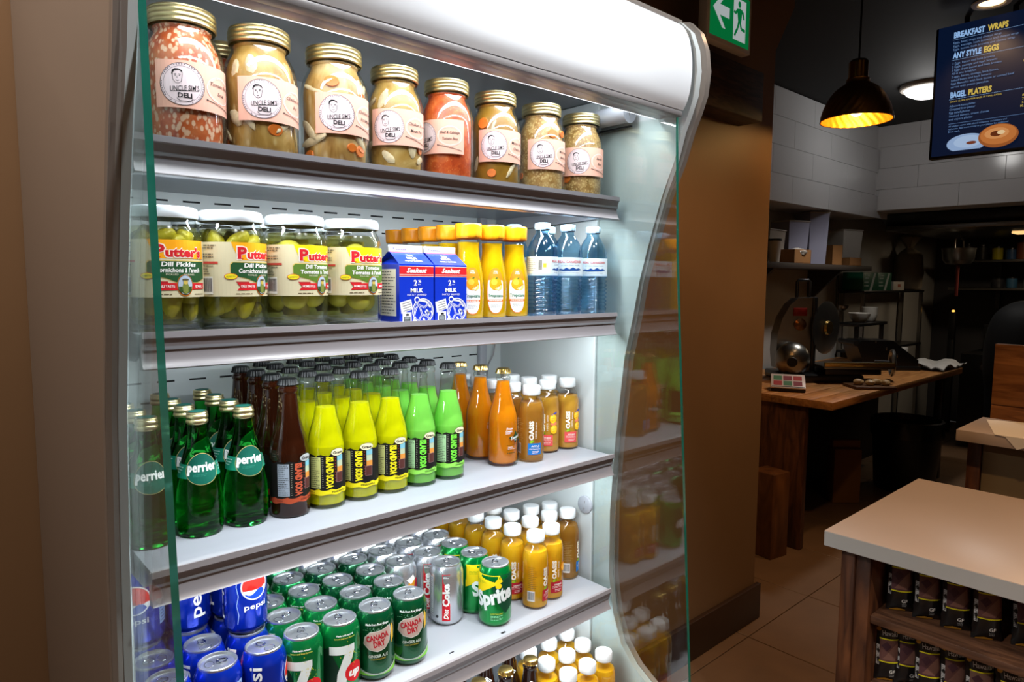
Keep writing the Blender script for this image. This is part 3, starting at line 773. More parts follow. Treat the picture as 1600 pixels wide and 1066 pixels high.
def pickle_jar(kind, seed):
    t = thing('pickle_jar', 'x', 'jar', group='pickle jars on the second shelf')
    MB().lathe(PJ, 48).build('glass', JARG, t)
    MB().lathe([(0, 0.010), (0.038, 0.010), (0.0445, 0.02), (0.0447, 0.118), (0.0430, 0.130), (0.039, 0.138), (0, 0.138)], 36).build('brine', BRINE, t)
    MB().lathe([(0, 0.016), (0.018, 0.016), (0.020, 0.02), (0.020, 0.130), (0, 0.130)], 16, cap0=False).build('pickle_core', BRINEB, t)
    rnd = random.Random(seed)
    if kind == 'pickle':
        for i in range(9):
            th = 2 * math.pi * i / 9 + rnd.uniform(-0.1, 0.1)
            up = i % 2
            z = 0.106 if up else 0.052
            rt = Matrix.Rotation(th, 3, 'Z') @ Matrix.Rotation(R(rnd.uniform(-22, 22)), 3, 'Y')
            q = MB().ellipsoid((0, 0, 0), (0.0145, 0.0125, 0.030 + rnd.random() * 0.005), 14, 12, rot=rt, bump=0.05, seed=seed + i)
            q.build('pickle', PICK, t, (0.029 * math.sin(th), -0.029 * math.cos(th), z + rnd.uniform(-0.006, 0.002)))
        for i in range(7):
            th = 2 * math.pi * (i + 0.5) / 7
            rt = Matrix.Rotation(th, 3, 'Z') @ Matrix.Rotation(R(rnd.uniform(30, 70)), 3, 'Y')
            z = 0.120 if i % 2 == 0 else 0.032
            MB().ellipsoid((0, 0, 0), (0.012, 0.011, 0.022), 12, 10, rot=rt, bump=0.05, seed=seed + 50 + i).build('pickle', PICK, t, (0.0285 * math.sin(th), -0.0285 * math.cos(th), z))
    else:
        for i in range(8):
            th = 2 * math.pi * (i % 4) / 4 + (0.5 if i < 4 else 0.1) + rnd.uniform(-0.15, 0.15) + seed
            z = 0.040 if i < 4 else 0.108
            MB().ellipsoid((0, 0, 0), (0.0195, 0.0185, 0.0185), 16, 12, bump=0.02, seed=seed + i, rot=Matrix.Rotation(th, 3, 'Z')).build('green_tomato', PICK2, t, (0.0235 * math.sin(th), -0.0235 * math.cos(th), z + rnd.uniform(-0.005, 0.006)))
    MB().lathe([(0.0405, 0.1485), (0.0425, 0.1490), (0.0432, 0.1510), (0.0430, 0.1590), (0.0418, 0.1625), (0.0390, 0.1640), (0.0360, 0.1640), (0.0345, 0.1630), (0, 0.1630)], 48).build('lid', WHITEL, t)
    l = pickle_label(kind == 'pickle', 'Dill Pickles' if kind == 'pickle' else 'Dill Tomatoes', 'Cornichons à l\'aneth' if kind == 'pickle' else 'Tomates à l\'aneth')
    l.parent = t
    return t
def place(o, x, y, z, da, label=None):
    o.location = (x, y, z); o.rotation_euler.z = face(x, y, da)
    if label: o['label'] = label
    return o
pk = pickle_jar('pickle', 3); pk2 = pickle_jar('pickle', 17); tk = pickle_jar('tomato', 5); tk2 = pickle_jar('tomato', 9)
Y2 = 0.99
place(pk, 0.264, Y2, SZ[1], 16, 'pickle jar with orange label right behind the left glass edge')
place(pk2, 0.352, Y2, SZ[1], 40, 'second front pickle jar from the left glass, orange label and barcode')
place(tk, 0.447, Y2, SZ[1], 38, 'jar of pickled green tomatoes, yellow label, right of the pickle jars')
place(tk2, 0.542, Y2, SZ[1], 30, 'jar of pickled green tomatoes standing beside the milk cartons')
place(copy_tree(pk2), 0.345, 1.088, SZ[1], 44, 'pickle jar half hidden behind the first two pickle jars')
place(copy_tree(tk), 0.447, 1.088, SZ[1], 40, 'white lidded jar behind the gap between second and third pickle jars')
place(copy_tree(tk2), 0.548, 1.088, SZ[1], 40, 'white lidded jar behind the gap between the two green tomato jars')

# ---- milk cartons -------------------------------------------------------
MILKB = mat('blue_milk_carton', (18, 52, 190), 0.3, coat=0.3)
MILKW = mat('white_carton_board', (238, 238, 238), 0.35, coat=0.2)
def milk_carton():
    t = thing('milk_carton', 'x', 'carton', group='milk cartons')
    h = 0.034; zb = 0.096; zr = 0.1175; zt = 0.1285
    m = MB()
    v = [(-h, -h, 0), (h, -h, 0), (h, h, 0), (-h, h, 0), (-h, -h, zb), (h, -h, zb), (h, h, zb), (-h, h, zb), (-h + 0.001, -0.002, zr), (h - 0.001, -0.002, zr), (h - 0.001, 0.002, zr), (-h + 0.001, 0.002, zr),
         (-h + 0.016, 0.0, zr - 0.003), (h - 0.016, 0.0, zr - 0.003)]
    m.add(v, [(0, 3, 2, 1), (0, 1, 5, 4), (1, 2, 6, 5), (2, 3, 7, 6), (3, 0, 4, 7), (4, 5, 9, 8), (6, 7, 11, 10)], 0, False)
    m.add(v, [(4, 8, 12), (8, 11, 12), (11, 7, 12), (7, 4, 12), (5, 13, 9), (9, 13, 10), (10, 13, 6), (6, 13, 5)], 0, False)
    m.build('carton_body', MILKB, t, sharp=20)
    MB().bbox(-h + 0.0005, -0.0024, zr - 0.001, h - 0.0005, 0.0024, zt, 0.001).build('ridge', MILKW, t)
    a = Art()
    a.rect(-h, 0.0855, h, 0.0885, ink(30, 66, 200), 0)
    a.rect(-h, 0.076, h, 0.0925, RED, 1); a.rect(-h, 0.0925, h, 0.0932, W_, 2); a.rect(-h, 0.0785, h, 0.0792, W_, 2); a.rect(-h, 0.0755, h, 0.0762, W_, 2)
    a.text('Sealtest', 0.0, 0.0860, 0.0075, W_, 0.040, shear=0.35, bold=0.03)
    a.text('2', -0.003, 0.0655, 0.009, W_, 0.0065, bold=0.02); a.text('%', 0.0055, 0.0680, 0.004, W_, 0.006, bold=0.02); a.text('M.F.', 0.0055, 0.0625, 0.0020, W_, 0.006)
    a.text('MILK', 0.0, 0.0530, 0.0068, W_, 0.025, bold=0.03)
    a.text('PARTLY SKIMMED', 0.0, 0.0455, 0.0030, W_, 0.038, bold=0.0)
    a.poly([(-0.0335, 0.0330), (-0.0115, 0.0385), (-0.0085, 0.0215), (-0.0305, 0.0145)], W_, 1)
    for i in range(4): a.line([(-0.029 + i * 0.0007, 0.0305 - i * 0.0040), (-0.013 + i * 0.0007, 0.0345 - i * 0.0040)], 0.0010, ink(40, 44, 60), 3)
    # white line drawing of a runner leaping out of a ring, and small stamp
    a.ring(0.012, 0.018, 0.0215, 0.0215, 0.0016, W_, 2); a.ring(0.012, 0.018, 0.0185, 0.0185, 0.0006, W_, 2)
    a.ell(0.0, 0.0375, 0.0055, 0.0050, W_, 3, 12); a.ell(0.0, 0.0372, 0.0036, 0.0032, MILKB, 4, 10)
    body = [[(0.001, 0.033), (0.006, 0.024), (0.010, 0.012), (0.003, 0.002)], [(0.005, 0.028), (0.015, 0.024), (0.022, 0.030)], [(0.003, 0.030), (-0.003, 0.020), (-0.006, 0.010)], [(0.010, 0.012), (0.020, 0.010), (0.026, 0.002)],
            [(0.006, 0.036), (0.018, 0.034), (0.027, 0.024)], [(-0.004, 0.008), (-0.008, 0.0), (0.0, 0.003)], [(0.012, 0.006), (0.016, 0.0005)], [(0.018, 0.020), (0.024, 0.016), (0.021, 0.008)]]
    for q in body: a.line(q, 0.0030, W_, 3)
    for q in body[:4]: a.line(q, 0.0012, MILKB, 4)
    for x in (0.016, 0.022, 0.028): a.line([(x, 0.018), (x + 0.003, 0.012)], 0.0022, W_, 3)
    a.rect(-0.0285, 0.0005, -0.0110, 0.0165, W_, 2); a.rect(-0.0265, 0.002, -0.013, 0.0095, ink(50, 56, 60), 3); a.ell(-0.0190, 0.0125, 0.0036, 0.0020, ink(24, 26, 30), 3, 10); a.rect(-0.0225, 0.0095, -0.0215, 0.0125, ink(24, 26, 30), 3); a.rect(-0.0165, 0.0095, -0.0155, 0.0125, ink(24, 26, 30), 3)
    for i in range(3): a.rect(-0.025, 0.0032 + i * 0.002, -0.0145, 0.0038 + i * 0.002, ink(190, 196, 196), 4)
    a.build('front_print', flat((0, -h, 0), (1, 0, 0), (0, 0, 1), (0, -1, 0)), t, None, 0.0001, 0.0002)
    b = Art(); ly = math.hypot(h - 0.002, zr - zb)
    b.text('2%', 0, 0.026, 0.0050, W_, 0.012, bold=0.02); b.text('MILK', 0, 0.0180, 0.0052, W_, 0.020, bold=0.03); b.text('PARTLY SKIMMED', 0, 0.0095, 0.0030, W_, 0.034)
    b.rect(-h + 0.002, 0.0355, h - 0.002, 0.0385, ink(222, 96, 90), 1)
    n = Vector((0, -(zr - zb), (h - 0.002))).normalized()
    b.build('gable_print', flat((0, -h, zb), (1, 0, 0), (0, (h - 0.002) / ly, (zr - zb) / ly), (n.x, n.y, n.z)), t, None, 0.0001, 0.0002)
    c = Art(); c.rect(-0.022, 0.010, 0.024, 0.088, ink(236, 232, 222), 0)
    c.dashes(-0.020, 0.012, 0.022, 0.086, 15, ink(40, 42, 60), 1, 3, 0.28)
    c.build('side_print', flat((-h, 0, 0), (0, -1, 0), (0, 0, 1), (-1, 0, 0)), t, None, 0.0001, 0.0002)
    d = Art(); d.poly([(-0.0262, 0.123), (-0.024, 0.1245), (-0.024, 0.1215)], ink(24, 40, 130), 1); d.dashes(-0.020, 0.1205, 0.008, 0.1225, 1, ink(60, 74, 150), 1, 4)
    d.build('ridge_print', flat((0, -0.0024, 0), (1, 0, 0), (0, 0, 1), (0, -1, 0)), t, None, 0.0001, 0.0002)
    return t
mk = milk_carton()
mk.location = (0.640, 0.984, SZ[1]); mk['label'] = 'blue and red gable-top milk carton beside the pickled tomatoes'
m2 = copy_tree(mk); m2.location = (0.711, 0.984, SZ[1]); m2['label'] = 'blue and red gable-top milk carton beside the orange juice bottles'

# ---- orange juice carafes ------------------------------------------------
OJY = liquid('orange_juice', (255, 212, 24), 0.45, col2=(254, 204, 16), scale=20)
OCAP = mat('orange_plastic_cap', (250, 156, 16), 0.35)
CJ = smooth_prof([(0.020, 0.0), (0.0265, 0.0012), (0.0285, 0.006), (0.0290, 0.03), (0.0288, 0.055), (0.0278, 0.075), (0.0250, 0.094), (0.0215, 0.110), (0.0196, 0.124), (0.0200, 0.136), (0.0210, 0.146)], 4)
def carafe():
    t = thing('orange_juice_bottle', 'x', 'bottle', group='orange juice carafes')
    MB().lathe([(0.0, 0.0)] + CJ, 40).build('bottle', PETG, t)
    ins = [(0.0, 0.002)] + [(r - 0.0008, max(z, 0.002)) for r, z in CJ if z < 0.1405]
    MB().lathe(ins + [(0, ins[-1][1])], 36).build('juice', OJY, t)
    def jit(a, z): return 0.0011 * max(0.0, 1 - abs(((a / (2 * math.pi) * 11) % 1) * 2 - 1 - 0) * 1.0 - (z - 0.155) / 0.012) if 0.146 < z < 0.172 else 0
    MB().lathe([(0.0218, 0.1455), (0.0224, 0.146), (0.0228, 0.149), (0.0232, 0.152), (0.0236, 0.156), (0.0240, 0.160), (0.0243, 0.164), (0.0246, 0.168), (0.0246, 0.171), (0.0236, 0.1725), (0.021, 0.1725), (0.020, 0.1715), (0, 0.1715)], 88, jit=jit).build('cap', OCAP, t)
    a = Art(); OR = ink(246, 130, 30); cx = 0.0
    def lens(k, m, l):
        P = []
        for i in range(40):
            q = 2 * math.pi * i / 40; P.append((cx + 0.0165 * k * math.copysign(abs(math.cos(q)) ** 0.75, math.cos(q)), 0.0505 + 0.0425 * (k + (1 - k) * 0.3) * math.copysign(abs(math.sin(q)) ** 0.85, math.sin(q))))
        a.poly(P, m, l)
    lens(1.0, OR, 0); lens(0.94, W_, 1)
    P = [(cx + 0.0153 * math.copysign(abs(math.cos(q)) ** 0.75, math.cos(q)), 0.0505 + 0.0415 * abs(math.sin(q)) ** 0.85) for q in [math.pi * (0.14 + 0.72 * i / 20) for i in range(21)]]
    a.poly(P, OR, 2)
    a.text('100%', cx, 0.0868, 0.0020, W_, 0.007, bold=0.02); a.text('PURE', cx, 0.0835, 0.0020, W_, 0.009, bold=0.02)
    a.ell(cx, 0.0640, 0.0120, 0.0120, ink(250, 160, 20), 3, 24); a.ell(cx - 0.003, 0.0668, 0.0060, 0.0055, ink(253, 190, 60), 4, 16)
    a.poly([(cx - 0.004, 0.0545), (cx + 0.0125, 0.0632), (cx + 0.0125, 0.0555), (cx + 0.006, 0.0515)], ink(252, 206, 110), 5)
    a.line([(cx - 0.004, 0.0545), (cx + 0.0125, 0.0632)], 0.0012, ink(240, 130, 10), 6)
    for k in (0.3, 0.55, 0.8): a.line([(cx + 0.004, 0.0530), (cx - 0.004 + 0.0165 * k, 0.0545 + 0.0087 * k)], 0.0006, W_, 6)
    a.ell(cx + 0.0015, 0.0745, 0.0028, 0.0012, ink(60, 110, 40), 5, 10, R(20))
    a.text('Tropicana', cx, 0.0425, 0.0058, ink(20, 104, 72), 0.0285, bold=0.02, l=6)
    a.rect(cx - 0.0145, 0.0310, cx + 0.0145, 0.0350, ink(240, 120, 60), 3); a.dashes(cx - 0.012, 0.032, cx + 0.012, 0.034, 1, W_, 4, 2, 0.7)
    a.dashes(cx - 0.009, 0.0185, cx + 0.009, 0.0265, 3, ink(150, 150, 150), 3, 5, 0.3)
    a.build('label', wrap(CJ, 0.0288), t, 0.004, 0.00015, 0.0003)
    return t
cj = carafe(); n = 0
for x, y, da, lb in [(0.777, 0.985, 16, 'left of the three front orange juice carafes, beside the milk cartons'), (0.833, 0.985, 16, 'middle of the three front orange juice carafes'), (0.890, 0.985, 14, 'right of the three front orange juice carafes, beside the water bottles'),
                     (0.777, 1.045, 10, 'orange capped juice carafe directly behind the left front carafe'), (0.777, 1.105, 10, 'orange capped juice carafe, third one back in the left column'), (0.777, 1.165, 10, 'orange capped juice carafe, fourth one back above the milk cartons'), (0.777, 1.225, 10, 'farthest orange capped juice carafe above the first milk carton')]:
    o = cj if n == 0 else copy_tree(cj); n += 1
    place(o, x, y, SZ[1], da, lb)

# ---- water bottles -------------------------------------------------------
WATER = thin_glass('pale_blue_water', (0.60, 0.81, 0.93), 0.07, 0.07, edge=(0.16, 0.40, 0.62))
BLUEC = mat('pale_blue_cap', (176, 208, 232), 0.35)
WB = [(0.0, 0.0015), (0.018, 0.0015), (0.024, 0.0), (0.0285, 0.002), (0.0300, 0.008)]
z_ = 0.010
while z_ < 0.068:
    WB += [(0.0308, z_), (0.0310, z_ + 0.0035), (0.0282, z_ + 0.0060)]; z_ += 0.0082
WB += [(0.0310, 0.078), (0.0310, 0.118), (0.0300, 0.124), (0.0304, 0.128), (0.0285, 0.136), (0.0240, 0.147), (0.0180, 0.157), (0.0135, 0.163), (0.0130, 0.168), (0.0130, 0.172)]
def water_bottle(back):
    t = thing('water_bottle', 'x', 'bottle', group='blue water bottles')
    MB().lathe(WB + [(0.0, 0.172)], 40).build('bottle', WATER, t, sharp=60)
    ridged_cap(0.0150, 0.1695, 0.1835, 30).build('cap', BLUEC, t)
    a = Art(); lab = ink(206, 220, 228)
    a.rect(-0.097, 0.080, 0.097, 0.117, lab, 0); P = [(0.0310, 0.07), (0.0310, 0.12)]
    a.rect(-0.097, 0.080, 0.097, 0.0835, ink(180, 204, 222), 1)
    for cx in (0.0,):
        a.text('REAL CANADIAN', cx, 0.1085, 0.0050, ink(206, 84, 84), 0.050, bold=0.01)
        mt = [(cx - 0.026, 0.092), (cx - 0.020, 0.0945), (cx - 0.014, 0.0930), (cx - 0.008, 0.0965), (cx - 0.002, 0.0935), (cx + 0.005, 0.0975), (cx + 0.012, 0.0940), (cx + 0.018, 0.0958), (cx + 0.026, 0.0925), (cx + 0.016, 0.0905), (cx - 0.014, 0.0900)]
        a.poly(mt, ink(24, 70, 140), 2)
        a.text('NATURAL SPRING WATER', cx, 0.1015, 0.0022, ink(96, 110, 130), 0.040)
        a.text('EAU DE SOURCE NATURELLE', cx, 0.0865, 0.0020, ink(110, 122, 140), 0.040)
    a.rect(-0.082, 0.084, -0.036, 0.116, ink(226, 222, 200), 1); a.dashes(-0.078, 0.088, -0.056, 0.114, 7, ink(120, 120, 116), 2, 3, 0.3); a.rect(-0.044, 0.096, -0.038, 0.104, ink(226, 214, 60), 2); a.barcode(-0.054, 0.087, -0.046, 0.113)
    a.build('label', wrap(P, 0.0310), t, 0.004)
    return t
wb = water_bottle(False)
n = 0
for x, y, da, lb in [(0.950, 0.968, 85, 'blue water bottle showing its cream back label, beside the juice carafes'), (1.018, 0.964, 12, 'middle front blue water bottle'), (1.098, 0.966, 8, 'blue water bottle nearest the right wall'),
                     (0.935, 1.036, 20, 'blue water bottle peeking out behind the right juice carafe'), (1.030, 1.032, 30, 'blue water bottle in the second row behind the middle one')]:
    o = wb if n == 0 else copy_tree(wb); n += 1
    place(o, x, y, SZ[1], da, lb)

# ---- green mineral water bottles ------------------------------------------
GREENG = mat('green_bottle_glass', (46, 220, 76), 0.02, trans=1.0, ior=1.36)
PB = smooth_prof([(0.026, 0.0), (0.0305, 0.002), (0.0318, 0.010), (0.0326, 0.030), (0.0322, 0.055), (0.0300, 0.080), (0.0255, 0.103), (0.0200, 0.123), (0.0155, 0.140), (0.0130, 0.155), (0.0126, 0.166), (0.0126, 0.172)], 4)
def mineral_bottle():
    t = thing('mineral_water_bottle', 'x', 'bottle', group='green mineral water bottles')
    MB().lathe([(0.0, 0.006), (0.020, 0.004)] + PB + [(0.0, 0.172)], 40).build('bottle', GREENG, t)
    screw_lid(0.0146, 0.1640, 0.1825, 2).build('cap', GOLD, t)
    MB().lathe([(0, 0.1826), (0.0112, 0.1826), (0.0114, 0.1824)], 24).build('cap_top', ink(24, 96, 84), t)
    a = Art(); T1 = ink(14, 92, 76); T2 = ink(20, 134, 104)
    rr = 0.0255
    a.poly([(-0.078, 0.100), (-0.060, 0.088), (0.060, 0.088), (0.078, 0.100), (0.078, 0.114), (0.050, 0.108), (-0.050, 0.108), (-0.078, 0.114)], T2, 0)
    a.ell(0, 0.101, 0.0225, 0.0225, ink(196, 178, 110), 1, 36); a.ell(0, 0.101, 0.0217, 0.0217, T1, 2, 36)
    a.text('perrier', 0.0, 0.1045, 0.0125, W_, 0.040, bold=0.03, l=4, shear=0.0)
    a.rect(-0.0195, 0.0925, -0.0165, 0.104, W_, 4)
    a.dashes(-0.012, 0.0905, 0.012, 0.0945, 2, ink(60, 140, 120), 3, 3, 0.25)
    for sx in (-1, 1):
        for k in range(3): a.dashes(sx * 0.036 - 0.010, 0.094 + k * 0.004, sx * 0.036 + 0.010, 0.0975 + k * 0.004, 1, ink(190, 226, 214), 2, 4 + k, 0.4)
    a.build('label', wrap(PB, rr), t, 0.0035, 0.00018, 0.0003)
    return t
pb = mineral_bottle(); n = 0
COLN = ['left column behind the glass', 'middle column', 'right column']
for r_i, y in enumerate((1.040, 1.105, 1.170, 1.236)):
    for c_i, x in enumerate((0.245, 0.313, 0.381)):
        if (r_i, c_i) == (3, 0): continue
        o = pb if n == 0 else copy_tree(pb); n += 1
        place(o, x + 0.001 * (r_i % 2), y, SZ[2], [12, 14, 22][c_i] + (r_i * 7) % 11 - 3, 'green mineral water bottle %s, %s' % (ROWN[r_i], COLN[c_i]))
        o.name = 'mineral_water_bottle'

# ---- island soda -----------------------------------------------------------
SB = smooth_prof([(0.026, 0.0), (0.0295, 0.0012), (0.0306, 0.005), (0.0306, 0.025), (0.0306, 0.095), (0.0300, 0.106), (0.0272, 0.122), (0.0228, 0.138), (0.0190, 0.153), (0.0165, 0.170), (0.0148, 0.186), (0.0140, 0.196)], 4) + \
    [(0.0150, 0.1975), (0.0156, 0.2005), (0.0150, 0.204), (0.0132, 0.2055), (0.0130, 0.2110), (0.0126, 0.214)]
BROWNG = mat('brown_bottle_glass', (50, 20, 8), 0.04, trans=0.45, ior=1.4, coat=0.5)
def soda_bottle(key, liq, textc, foot, fcol, nutri=True):
    t = thing('soda_bottle', 'x', 'bottle', group='island soda bottles')
    if key == 'brown':
        MB().lathe([(0.0, 0.003), (0.02, 0.002)] + SB + [(0, 0.214)], 40).build('bottle', BROWNG, t)
    else:
        MB().lathe([(0.0, 0.003), (0.02, 0.002)] + SB, 40).build('bottle', BOTG, t)
        lvl = 0.166
        ins = [(0.0, 0.005), (0.024, 0.005)] + [(r - 0.0016, z) for r, z in SB if 0.006 < z < lvl]
        MB().lathe(ins + [(ins[-1][0], lvl), (0, lvl)], 36).build('soda', liq, t)
    crown_cap(0.0152, 0.2090, 0.2205).build('cap', BLACKP, t)
    a = Art(); rnd = random.Random(hash(key) % 100 if False else len(key))
    top = [(x / 1000, 0.0905 + 0.0016 * math.sin(x * 0.35) + 0.0008 * math.sin(x * 0.9)) for x in range(-62, 63, 4)]
    bot = [(x / 1000, 0.0330 + 0.0013 * math.sin(x * 0.3 + 1) + 0.0006 * math.sin(x)) for x in range(62, -63, -4)]
    a.poly(top + bot, ink(20, 18, 16), 1)
    b0 = [(x / 1000, 0.0335 + 0.001 * math.sin(x * 0.3)) for x in range(-62, 63, 4)]; b1 = [(x / 1000, 0.0245 + 0.0012 * math.sin(x * 0.25 + 2)) for x in range(62, -63, -4)]
    a.poly(b0 + b1, fcol, 0)
    a.text(foot, 0.016, 0.0288, 0.0030, K, 0.026, bold=0.01, l=2); a.text('SODA', -0.030, 0.0288, 0.0026, K, 0.010, l=2)
    a.text('ISLAND SODA', 0.0, 0.0615, 0.0105, textc, 0.052, rot=R(-90), bold=0.05, l=3)
    a.dashes(-0.0125, 0.036, -0.0095, 0.089, 16, ink(190, 186, 170), 2, 6, 0.15)
    pan = ink(196, 196, 120) if key == 'yellow' else ink(172, 214, 160) if key == 'green' else ink(150, 160, 172)
    a.rect(-0.033, 0.036, -0.0145, 0.0875, pan, 2); a.dashes(-0.032, 0.037, -0.0155, 0.087, 15, ink(50, 50, 44), 3, 5, 0.26)
    a.dashes(0.0085, 0.045, 0.0105, 0.088, 9, ink(150, 50, 34), 3, 7, 0.4)
    a.rect(0.0125, 0.060, 0.0235, 0.089, ink(180, 190, 160), 2); a.rect(0.0125, 0.060, 0.0235, 0.070, ink(214, 140, 60), 3); a.rect(0.0125, 0.080, 0.0235, 0.089, ink(120, 180, 196), 3)
    a.rect(0.0105, 0.044, 0.0225, 0.0615, ink(150, 120, 120), 4); a.rect(0.0112, 0.0447, 0.0218, 0.0608, ink(84, 44, 40), 5)
    a.ell(0.0135, 0.0945, 0.0118, 0.0064, ink(70, 66, 50), 4); a.ell(0.0135, 0.0945, 0.0112, 0.0058, ink(226, 218, 178) if key != 'brown' else ink(170, 172, 172), 5)
    a.text('Grāce' if False else 'Grace', 0.0135, 0.0942, 0.0046, ink(30, 28, 24), 0.0165, bold=0.03, l=6)
    a.build('label', wrap(SB, 0.0306), t, 0.004, 0.00018, 0.0003)
    return t
YS = liquid('yellow_soda', (250, 244, 10), 0.52); GS = liquid('green_soda', (160, 246, 104), 0.52)
sb = {'brown': soda_bottle('brown', None, ink(190, 84, 54), 'KOLA CHAMP', ink(176, 74, 44)),
      'yellow': soda_bottle('yellow', YS, ink(240, 222, 30), 'PINEAPPLE', ink(236, 220, 26)),
      'green': soda_bottle('green', GS, ink(120, 226, 70), 'GRAPEFRUIT', ink(150, 226, 92))}
SC = [('brown', 0.450, 26, 'brown'), ('yellow', 0.5125, 10, 'first yellow'), ('yellow', 0.5765, -4, 'second yellow'), ('yellow', 0.6375, 8, 'third yellow'), ('green', 0.7005, 12, 'first green'), ('green', 0.7640, 20, 'second green')]
used = set()
for r_i, y in enumerate((1.032, 1.096, 1.160, 1.224, 1.281)):
    for key, x, da, ds in SC:
        if r_i == 4 and key == 'brown': continue
        o = sb[key] if key not in used else copy_tree(sb[key]); used.add(key)
        jx = 0.0006 * ((r_i * 7 + int(x * 1000)) % 5 - 2)
        place(o, x + jx - 0.0012 * r_i, y, SZ[2], da + (r_i * 37) % 50 * (1 if r_i else 0), '%s glass soda bottle with black cap, %s column, %s' % (key if key == 'brown' else 'bright ' + key, ds, ROWN[r_i]))
        if key == 'brown': o['label'] = 'dark brown glass soda bottle with black cap, %s' % ROWN[r_i]
        o.name = 'soda_bottle'

# ---- orange cream soda -------------------------------------------------------
OB = smooth_prof([(0.026, 0.0), (0.0295, 0.0012), (0.0306, 0.005), (0.0308, 0.03), (0.0306, 0.085), (0.0298, 0.098), (0.0272, 0.112), (0.0225, 0.128), (0.0185, 0.143), (0.0155, 0.160), (0.0138, 0.174)], 4) + \
    [(0.0148, 0.1755), (0.0152, 0.1785), (0.0146, 0.181), (0.0130, 0.1825), (0.0128, 0.190), (0.0124, 0.193)]
OS = liquid('orange_cream_soda', (255, 152, 20), 0.45)
def orange_bottle():
    t = thing('orange_soda_bottle', 'x', 'bottle', group='orange cream sodas')
    MB().lathe([(0.0, 0.003), (0.02, 0.002)] + OB, 40).build('bottle', BOTG, t)
    ins = [(0.0, 0.005), (0.024, 0.005)] + [(r - 0.0016, z) for r, z in OB if 0.006 < z < 0.172]
    MB().lathe(ins + [(0, ins[-1][1])], 36).build('soda', OS, t)
    crown_cap(0.0150, 0.1880, 0.1990).build('cap', GOLDC, t)
    a = Art(); G = ink(24, 62, 34)
    a.text('Orange', 0.002, 0.0790, 0.0040, W_, 0.013, shear=0.3, bold=0.02); a.text('Cream', 0.001, 0.0735, 0.0040, W_, 0.014, shear=0.3, bold=0.02)
    a.dashes(-0.006, 0.0675, 0.008, 0.0700, 1, W_, 2, 4, 0.6)
    a.poly([(0.0, 0.060), (0.008, 0.0635), (0.010, 0.0600), (0.018, 0.0735), (0.026, 0.0600), (0.028, 0.0635), (0.036, 0.060), (0.028, 0.0560), (0.026, 0.0590), (0.018, 0.0480), (0.010, 0.0590), (0.008, 0.0560)], G, 2)
    a.text('Stewart\'s', 0.018, 0.0605, 0.0062, W_, 0.027, shear=0.35, bold=0.02, l=4, rot=R(8)); a.text('ORIGINAL', 0.018, 0.0545, 0.0018, W_, 0.010, l=4)
    a.line([(-0.004, 0.0445), (0.030, 0.0445)], 0.0005, ink(90, 60, 20), 2); a.text('Naturally', 0.004, 0.0410, 0.0024, W_, 0.010, l=3); a.text('flavored soda', 0.006, 0.0375, 0.0022, W_, 0.015, l=3)
    a.dashes(-0.003, 0.026, 0.024, 0.0315, 1, ink(110, 80, 30), 2, 4, 0.4); a.line([(-0.004, 0.0340), (0.030, 0.0340)], 0.0005, ink(90, 60, 20), 2)
    a.build('label', wrap(OB, 0.0306), t, 0.004, 0.00018, 0.0003)
    return t
ob = orange_bottle()
place(ob, 0.903, 1.030, SZ[2], 22, 'front orange soda bottle with gold cap beside the apple juice')
place(copy_tree(ob), 0.900, 1.100, SZ[2], 38, 'second orange soda bottle, right behind the front one')
place(copy_tree(ob), 0.898, 1.168, SZ[2], 60, 'third orange soda bottle, farthest back beside the green sodas')

